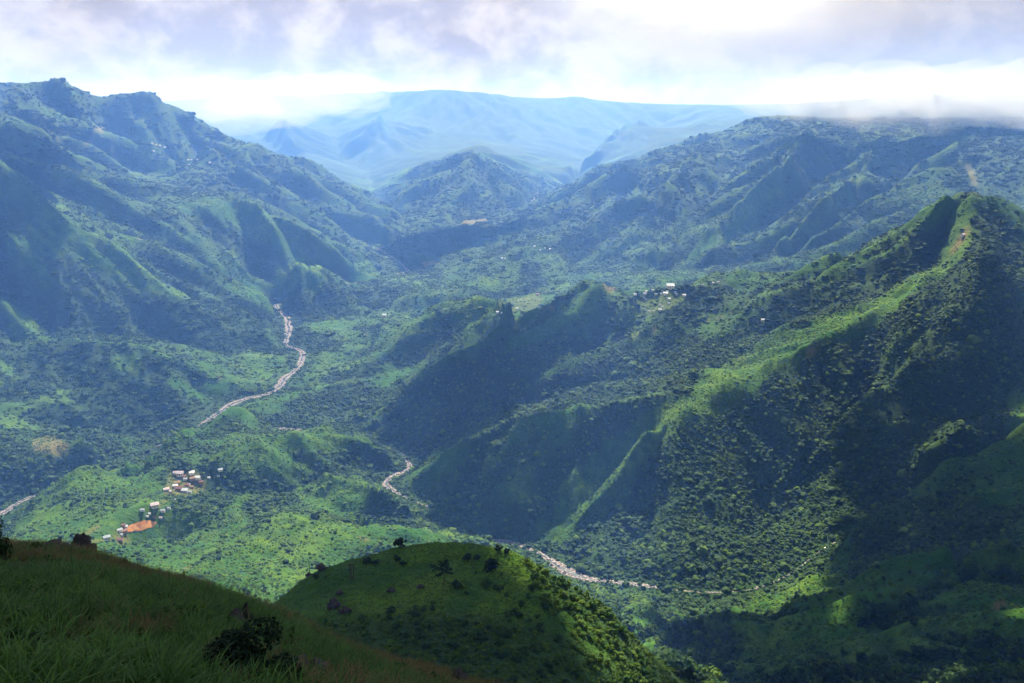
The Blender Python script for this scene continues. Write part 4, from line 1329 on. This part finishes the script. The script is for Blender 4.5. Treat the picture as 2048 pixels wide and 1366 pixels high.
BST = [stone_mesh('boulder', k + 5, ICO1, BOULDER) for k in range(8)]
cand = []
for Q, nper in ((river_paths[0], 3), (river_paths[1], 6)):
    for k in range(1, len(Q)):
        if Q[k, 3] < 5 and k % 5: continue
        d = Q[k, :2] - Q[k - 1, :2]; d = d / (np.linalg.norm(d) + 1e-9); nn = np.array((-d[1], d[0]))
        for _ in range(nper):
            x, y = Q[k, :2] + nn * RNG.normal(0, .5) * Q[k, 3] + d * RNG.uniform(-5, 5)
            s = min(RNG.lognormal(.45, .5), 5.0) * (.75 + Q[k, 3] / 40)
            cand.append((x, y, s, math.hypot(x, y)))
cand = np.array(cand)
cj, ci = cell(cand[:, :2]); ins = (cj > 1) & (cj < NR - 2) & (ci > 1) & (ci < NT - 2)
cand = cand[ins]; cj, ci = cell(cand[:, :2])
seen = vis[cj.astype(int), ci.astype(int)] & (np.abs(np.arctan2(cand[:, 0], cand[:, 1])) < math.radians(33.3))
cand = cand[seen]
o_ = np.argsort(-cand[:, 2] / cand[:, 3]); cand = cand[o_]
for k, (x, y, s, R) in enumerate(cand[:290]):
    o = link('boulder', BST[k % 8], None, (x, y, float(ground(x, y)) + s * .35), RNG.uniform(0, 6.28), (s * RNG.uniform(.8, 1.4), s, s * RNG.uniform(.7, 1.1)))
    wh = 'winding main river' if not (R < 2300 and x > -330) else 'gorge stream below the green peak' if x > 180 else 'gorge stream right of the knoll crest' if x > -60 else 'gorge stream behind the village hill'
    put(o, ('large' if s > 3.2 else 'small') + ' pale boulder in the bed of the ' + wh, 'boulder', 'boulders in the ' + wh)
rest = cand[290:]
scatter('boulders', np.stack([rest[:, 0], rest[:, 1], ground(rest[:, 0], rest[:, 1]) + rest[:, 2] * .3], 1), np.stack([rest[:, 2]] * 3, 1), RNG.uniform(0, 6.28, len(rest)), RNG.integers(0, 8, len(rest)), BST,
        'smaller pale boulders spread along the river beds', 'boulders')

# thin waterfall at the head of the gorge
w0 = pick(1655, 1097)
d_ = np.linalg.norm(w0 - (0, 0, HC)); hgt = 19 / F * d_ / .85
bm = bmesh.new()
prev = None
for k in range(9):
    t = k / 8; x = w0[0] + 1.2 * math.sin(t * 5); y = w0[1] - 2 + 7 * t; z = w0[2] + hgt * t; w = .8 - .3 * t
    ring = [bm.verts.new((x + w * math.cos(a), y + .5 * math.sin(a), z)) for a in np.linspace(0, 6.2832, 8, endpoint=False)]
    if prev:
        for q in range(8): bm.faces.new((prev[q], prev[(q + 1) % 8], ring[(q + 1) % 8], ring[q]))
    prev = ring
put(link('waterfall', from_bm('waterfall', bm, plain('falling_water', (.7, .72, .74), .4))), 'thin white waterfall dropping into the dark gorge', 'waterfall')

# ------------------------------------------------------------------ the lone pine and other trees of the knoll
BARK = plain('bark', (.035, .028, .022), .95)
MAT_PINE = crown_material('pine_needles', (.006, .018, .006), (.016, .036, .010), .15)
MAT_DARKBUSH = crown_material('dark_leaves', (.006, .018, .006), (.020, .045, .012), .2)


def kpick(px, py): return pick(px, py, 250., 620.)


def pine():
    p = kpick(888, 1171); d = np.linalg.norm(p - (0, 0, HC)); Ht = 43 / F * d / .84
    t = empty('pine_tree', (p[0], p[1], p[2] - .2), 'lone dark pine with a rounded crown on the shaded knoll', 'pine tree')
    bm = bmesh.new(); tube(bm, [(0, 0, 0), (.1, .05, Ht * .4), (.05, .1, Ht * .75), (.15, 0, Ht)], [.26, .2, .13, .03], 8)
    link('trunk', from_bm('trunk', bm, BARK), t)
    rg = random.Random(4); tips = []
    bm = bmesh.new()
    for k in range(30):
        h = Ht * rg.uniform(.42, .97); a = k * 2.4 + rg.uniform(-.3, .3)
        q = (h / Ht - .42) / .55; L = Ht * (.26 * math.sin(min(1, q * 1.15 + .25) * math.pi * .85) + .05); up = rg.uniform(-.12, .25) + .3 * (q - .4)
        e = Vector((math.cos(a) * L, math.sin(a) * L, L * up)); o0 = Vector((.1, .05, h))
        tube(bm, [o0, o0 + e * .5 + Vector((0, 0, -.08 * L)), o0 + e], [.07, .05, .02], 4)
        for f_ in (.4, .6, .8, 1.0, 1.05): tips.append(o0 + e * f_ + Vector((rg.uniform(-.25, .25), rg.uniform(-.25, .25), rg.uniform(-.1, .3))))
    link('branches', from_bm('branches', bm, BARK), t)
    vs, fs = [], []
    for c in tips:
        for k in range(40):
            v = Vector((rg.gauss(0, 1), rg.gauss(0, 1), rg.gauss(0.1, .8))).normalized() * rg.uniform(.5, 1.0); s = v.orthogonal().normalized() * .13
            m_ = len(vs); vs += [c + s, c - s, c + v]; fs += [m_, m_ + 1, m_ + 2]
    link('crown', mesh_from('crown', np.array([v[:] for v in vs]), fs, 3, MAT_PINE, False), t)


pine()


def tree_proto(name, seed, mat, n, size, label, cat, group, trunk_h=.5):
    """a thing of unit crown radius: trunk with limbs, uneven leafy crown"""
    t = empty(name, (0, 0, 0), label, cat, group)
    rg = random.Random(seed); bm = bmesh.new()
    tube(bm, [(0, 0, -.4), (.03, .02, trunk_h * .6), (.05, -.03, trunk_h + .3)], [.09, .07, .04], 6)
    for k in range(4):
        a = k * 1.6 + rg.uniform(-.3, .3); tube(bm, [(.03, 0, trunk_h * .6), (.3 * math.cos(a), .3 * math.sin(a), trunk_h + .25), (.55 * math.cos(a), .55 * math.sin(a), trunk_h + .55)], [.05, .035, .015], 4)
    link('trunk', from_bm('trunk', bm, BARK), t)
    me = leafy_crown('crown', seed, n, mat, .85, size)
    link('crown', me, t, (0, 0, trunk_h - .25))
    return t


used = set()


def place(proto, x, y, z, s, label=None, sz=None):
    rz = random.uniform(0, 6.28)
    if proto.name not in used:
        used.add(proto.name); proto.location = (x, y, z); proto.rotation_euler[2] = rz; proto.scale = (s, s, sz or s)
        if label: proto['label'] = label
        return proto
    return copy_tree(proto, (x, y, z), rz, (s, s, sz or s), label)


# trees named one by one on the knoll
for k, (a, b, w, lab) in enumerate([
  (800,1092,24,'broad dark tree on the skyline at the knoll left shoulder'),
  (733,1126,16,'low round bush in the hollow below the knoll skyline'),
  (751,1127,12,'second low bush in the hollow right of the first'),
  (795,1120,14,'leaning shrub above the hollow on the knoll'),
  (806,1129,11,'small dark shrub just below the leaning shrub'),
  (632,1156,16,'dark bush beside the pole at the knoll left edge'),
  (935,1118,20,'dark bush near the top of the shaded knoll right of the pine'),
  (995,1103,16,'dark tree at the edge of the sunlit crest strip'),
  (1014,1107,12,'small tree beside the dark tree on the crest strip'),
  (985,1135,30,'large dark thicket on the shaded side below the crest strip'),
  (956,1117,14,'round bush left of the large dark thicket'),
  (915,1175,22,'grey green bush right of the pine foot'),
  (867,1134,9,'small bush above the pine'),
]):
    p = kpick(a, b); d = np.linalg.norm(p - (0, 0, HC)); r = w * .5 / F * d
    tr = tree_proto('tree' if k in (0, 7, 8) else 'bush', 700 + k, MAT_DARKBUSH, 170, .24, lab, 'tree' if k in (0, 7, 8) else 'bush', None, .5 if k in (0, 7, 8) else .12)
    tr.location = (p[0], p[1], p[2]); tr.scale = (r, r, r)

# bushes of the knoll: leaf colour follows the sun and shade of each zone
protos = {}
ZONES = [
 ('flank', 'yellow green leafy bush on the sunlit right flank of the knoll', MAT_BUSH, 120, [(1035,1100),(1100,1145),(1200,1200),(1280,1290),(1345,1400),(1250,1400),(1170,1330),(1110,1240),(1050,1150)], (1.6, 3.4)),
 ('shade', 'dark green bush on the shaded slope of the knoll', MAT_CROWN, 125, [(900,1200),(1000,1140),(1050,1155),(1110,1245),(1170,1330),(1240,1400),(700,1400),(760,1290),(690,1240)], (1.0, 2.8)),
 ('top', 'small dark shrub dotted on the grassy top of the knoll', MAT_DARKBUSH, 40, [(640,1150),(760,1110),(870,1086),(960,1090),(990,1130),(900,1180),(760,1190),(640,1180)], (.3, .8)),
]
from itertools import product
for zn, lab, mat, cnt_, poly, (s0, s1) in ZONES:
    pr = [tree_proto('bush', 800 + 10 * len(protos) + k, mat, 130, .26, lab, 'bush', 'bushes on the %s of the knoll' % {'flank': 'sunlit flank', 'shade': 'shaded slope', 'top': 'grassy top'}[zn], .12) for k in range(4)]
    protos[zn] = pr
    P = np.array(poly, float); n = 0; g = 0; done = []
    while n < cnt_ and g < 6000:
        g += 1
        a, b = random.uniform(P[:, 0].min(), P[:, 0].max()), random.uniform(P[:, 1].min(), P[:, 1].max())
        if not in_poly(poly, np.array(a), np.array(b)): continue
        p = pick(a, b, 250., 700.); s = random.uniform(s0, s1)
        if any((p[0] - q[0]) ** 2 + (p[1] - q[1]) ** 2 < (.55 * (s + q[2])) ** 2 for q in done): continue
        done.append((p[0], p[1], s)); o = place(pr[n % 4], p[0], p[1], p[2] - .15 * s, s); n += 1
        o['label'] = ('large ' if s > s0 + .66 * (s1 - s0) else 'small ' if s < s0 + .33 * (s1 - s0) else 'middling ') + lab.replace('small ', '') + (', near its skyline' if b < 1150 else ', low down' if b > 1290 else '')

# the nearest trees of the slope right of the gorge
TP = [tree_proto('tree', 900 + k, MAT_CROWN if k % 2 else MAT_DARKBUSH, 150, .25, 'dark leafy tree on the shaded slope right of the gorge', 'tree', 'trees on the slope right of the gorge', .6) for k in range(5)]
near = []
for _ in range(5000):
    a, b = random.uniform(1350, 2048), random.uniform(1120, 1366)
    p = pick(a, b, 420., 1300.); R = math.hypot(p[0], p[1])
    if R > 1000 or R < 430: continue
    near.append((R, p))
near.sort(key=lambda q: q[0]); done = []
NEAR_TREES = []
for R, p in near:
    if len(done) >= 270: break
    cj, ci = cell(p[:2]); v_ = veg[int(cj), int(ci)]
    if random.random() > .25 + .75 * v_: continue
    s = random.uniform(2.2, 4.6)
    if any((p[0] - q[0]) ** 2 + (p[1] - q[1]) ** 2 < (.75 * (s + q[2])) ** 2 for q in done): continue
    done.append((p[0], p[1], s)); pr_ = TP[len(done) % 5]
    o = place(pr_, p[0], p[1], p[2] - .3, s, None, s * random.uniform(.85, 1.2))
    a_ = math.degrees(math.atan2(p[0], p[1])); wh = 'beside the knoll flank' if a_ < 17 else 'at the right frame edge' if a_ > 27 else 'in the middle of the shaded slope'
    o['label'] = ('tall ' if s > 3.6 else 'small ' if s < 2.8 else 'mid sized ') + 'dark leafy tree ' + wh + ' right of the gorge'; o['group'] = 'trees on the slope right of the gorge ' + wh

# ------------------------------------------------------------------ rocks
def rock(px, py, w, h, seed, label, picker, flat=.75, mat=None, rz=0., name='rock', sink=.12):
    p = picker(px, py); d = np.linalg.norm(p - (0, 0, HC)); sx = w * .5 / F * d; sz = h * .5 / F * d
    parts = []
    rg = np.random.default_rng(seed + 900)
    for q_, (k_, ox) in enumerate(((1.0, 0), (.62, -.55), (.55, .6))):   # a broken outcrop: main block and two lesser ones
        sm = stone_mesh(name, seed + 17 * q_, ICO3 if q_ == 0 else ICO2, mat or ROCK, .9, 1.0)
        v_ = np.array([w_.co[:] for w_ in sm.vertices]); f_ = np.array([w_.vertices[:] for w_ in sm.polygons]); bpy.data.meshes.remove(sm)
        parts.append((v_ * k_ * (.8, .8, 1) + (ox, rg.uniform(-.4, .2), -.35 * (q_ > 0)), f_))
    n1, n2 = len(parts[0][0]), len(parts[1][0])
    me = mesh_from(name, np.concatenate([w_[0] for w_ in parts]), np.concatenate([parts[0][1], parts[1][1] + n1, parts[2][1] + n1 + n2]).ravel(), 3, mat or ROCK, False)
    o = link(name, me, None, (p[0], p[1], p[2] + sz * (1 - 2 * sink)), rz, (sx, sx * .8, sz))
    return put(o, label, 'rock')


rock(103, 1106, 74, 34, 31, 'long dark rock lying along the crest of the grassy slope', fpick, rz=.1)
rock(167, 1108, 54, 44, 32, 'rounded dark rock at the right end of the crest rocks', fpick, rz=.4)
rock(52, 1100, 26, 18, 33, 'small dark stone left of the long crest rock', fpick)
rock(288, 1207, 44, 32, 34, 'dark rock half sunk in the grass below the crest', fpick)
rock(466, 1254, 52, 48, 35, 'grey jagged rock on the dry grass of the slope', fpick, rz=.5)
rock(492, 1246, 26, 50, 36, 'upright pointed stone beside the grey jagged rock', fpick, rz=.2)
rock(186, 1240, 26, 20, 37, 'small grey stone in the grass below the crest rocks', fpick)
rock(598, 1352, 110, 46, 38, 'flat grey rock by the dark bush at the frame bottom', fpick, rz=.3)
rock(220, 1162, 52, 16, 39, 'low dark rock in the brown grass near the crest', fpick)
rock(155, 1290, 34, 18, 43, 'brownish low stone in the middle of the grass slope', fpick)
rock(918, 1358, 44, 26, 40, 'grey boulder at the bottom edge where the slope ends', fpick)
rock(433, 1181, 13, 11, 41, 'small white stone on the grassy crest', fpick, mat=STONE_W, sink=.1)
rock(462, 1168, 6, 12, 42, 'slim white stone standing behind the crest', fpick, mat=STONE_W, sink=.1)
rock(668, 1216, 30, 24, 51, 'dark outcrop on the left side of the knoll', kpick)
rock(690, 1224, 28, 20, 52, 'second dark outcrop just right of the left one', kpick)
rock(679, 1188, 16, 12, 53, 'grey stone above the dark outcrops of the knoll', kpick)
rock(782, 1184, 20, 12, 54, 'grey stone in the grass left of the pine', kpick)
rock(842, 1175, 18, 12, 55, 'grey stone nearest the pine foot', kpick)
rock(643, 1134, 26, 18, 56, 'pointed dark rock on the knoll left skyline', kpick)
rock(618, 1144, 16, 10, 57, 'low dark rock below the pointed skyline rock', kpick)

# ------------------------------------------------------------------ poles and posts
def pole_thing(px, py, hpx, label, offs, cross, picker, rad):
    p = picker(px, py); d = np.linalg.norm(p - (0, 0, HC)); h = hpx / F * d / .84
    t = empty('utility_pole' if cross or hpx > 25 else 'fence_post', p, label, 'pole' if hpx > 22 else 'post')
    for dx in offs:
        bm = bmesh.new(); x = dx / F * d; tube(bm, [(x, 0, -.3), (x + .01 * h, 0, h)], [rad, rad * .7], 7)
        link('pole', from_bm('pole', bm, WOODM), t)
    if cross:
        bm = bmesh.new(); x0, x1 = (min(offs) - 2) / F * d, (max(offs) + 2) / F * d; box(bm, x0, x1, -rad * .8, rad * .8, h * .86, h * .86 + rad * 1.6)
        link('crossarm', from_bm('crossarm', bm, WOODM), t)
        for dx in offs:
            bm = bmesh.new(); x = dx / F * d; tube(bm, [(x + .3, 0, h * .86 + rad * 1.5), (x + .3, 0, h * .86 + rad * 4)], [.05, .04], 6)
            link('insulator', from_bm('insulator', bm, STONE_W), t)
    return t


pole_thing(703, 1161, 31, 'dark triple pole frame with a crossarm on the grassy knoll', (-2.5, .5, 4.5), True, kpick, .3)
pole_thing(620, 1151, 26, 'single thin pole standing at the knoll left skyline', (0,), False, kpick, .26)
pole_thing(370, 1164, 22, 'short dark post on the crest of the grassy slope', (0,), False, fpick, .03)

# ------------------------------------------------------------------ bushes on the slope at the viewer's feet
def near_bush(px, py, w, h, seed, label, n=900, size=.085, mat=None):
    p = fpick(px, py); d = np.linalg.norm(p - (0, 0, HC)); sx = w * .5 / F * d; sz = h * .5 / F * d
    t = empty('bush', (p[0], p[1], p[2] - .05), label, 'bush')
    rg = random.Random(seed); bm = bmesh.new()
    for k in range(9):
        a = k * .7; e = rg.uniform(.3, .7); tube(bm, [(0, 0, -.05), (.4 * e * math.cos(a) * sx, .4 * e * math.sin(a) * sx, .6 * sz), (e * math.cos(a) * sx, e * math.sin(a) * sx, 1.2 * sz)], [.022, .014, .006], 5)
    link('stem', from_bm('stem', bm, BARK), t)
    me = leafy_crown('leaves', seed, n, mat or MAT_DARKBUSH, 1.0, size)
    link('leaves', me, t, (0, 0, sz * .15), 0, (sx * .95, sx * .95, sz * 1.15))


near_bush(480, 1352, 150, 100, 61, 'large dark round bush in the grass at the frame bottom', 2600, .06)
near_bush(8, 1128, 50, 78, 62, 'tall dark shrub at the left edge of the crest', 1200, .07)
near_bush(20, 1318, 70, 50, 63, 'dark low shrub at the left frame edge', 900, .08)
near_bush(300, 1262, 80, 34, 64, 'grey green low shrub in the middle of the grass', 900, .07, MAT_CROWN)
near_bush(250, 1352, 90, 50, 66, 'dark leafy weed patch left of the large round bush', 900, .08)
near_bush(372, 1300, 60, 30, 67, 'small leafy shrub above the large round bush', 700, .08, MAT_CROWN)
# ------------------------------------------------------------------ the air between
m, nt, out = mat_new('haze_air')
pv = nt.nodes.new('ShaderNodeVolumePrincipled')
pv.inputs['Color'].default_value = (.15, .35, 1.0, 1)
pv.inputs['Absorption Color'].default_value = (1, 1, 1, 1)
pv.inputs['Density'].default_value = 7.0e-5
pv.inputs['Anisotropy'].default_value = .15
nt.links.new(pv.outputs[0], out.inputs['Volume'])
m.volume_intersection_method if hasattr(m, 'volume_intersection_method') else None
# mist clinging to the mountain tops: closed lumpy volumes
def mist_material(dens):
    m, nt, out = mat_new('mist'); v = nt.nodes.new('ShaderNodeVolumePrincipled')
    v.inputs['Color'].default_value = (.74, .74, .77, 1)
    v.inputs['Density'].default_value = dens; v.inputs['Anisotropy'].default_value = .1
    nt.links.new(v.outputs[0], out.inputs['Volume']); return m


MIST, MIST_FAR = mist_material(.0005), mist_material(.00032)
MISTS = [(1600,205,6300,380,140),(1700,210,6050,480,170),(1820,212,5950,520,190),(1950,210,5850,520,190),(2090,205,5700,560,210),(1550,190,6500,420,150),(1760,190,6350,620,220),(1900,184,6250,620,220),(1660,186,6450,520,190),(2050,182,6050,620,230),(1840,226,5700,300,60),(1700,228,5900,300,55),(1960,226,5600,260,60),
  (430,205,13500,1100,380),(560,200,13500,1200,420),(680,190,13800,900,330),(745,180,14500,420,180),(500,230,12500,900,260)]
mist_top = 0.
for k, (a, b, Y, w, hh) in enumerate(MISTS):
    p = PY(a, b, Y); iv, f_ = ICO3; v = iv.copy()
    for n_ in range(len(v)):
        q_ = Vector(iv[n_]) * 1.6 + Vector((k * 3.7, 0, 0)); v[n_] *= 1 + .45 * mnoise.noise(q_) + .25 * mnoise.noise(q_ * 2.6)
    mist_top = max(mist_top, float((v * hh)[:, 2].max() + p[2]))
    o = bpy.data.objects.new('mist', mesh_from('mist', v * (w, w * .8, hh) + p, f_.ravel(), 3, MIST if Y < 9000 else MIST_FAR)); col.objects.link(o)
    put(o, 'white mist lying over the top of the blue mountain' if a > 1500 and Y < 9000 else 'pale mist hiding part of the far plateau rim', 'mist', kind='stuff')
ztop = float(max(Z.max(), HC, mist_top)) + 25
hz = [(-22000, -400, -40), (22000, -400, -40), (22000, 26500, -40), (-22000, 26500, -40)]
zlow = float(Z.min()) - 1
hv = [(x, y, zlow) for x, y, _ in hz] + [(x, y, ztop) for x, y, _ in hz]
me = bpy.data.meshes.new('haze')
me.from_pydata(hv, [], [(3, 2, 1, 0), (4, 5, 6, 7), (0, 1, 5, 4), (1, 2, 6, 5), (2, 3, 7, 6), (3, 0, 4, 7)])
me.materials.append(m)
o = bpy.data.objects.new('haze', me); col.objects.link(o)
put(o, 'pale blue haze filling the valley', 'haze', kind='stuff')
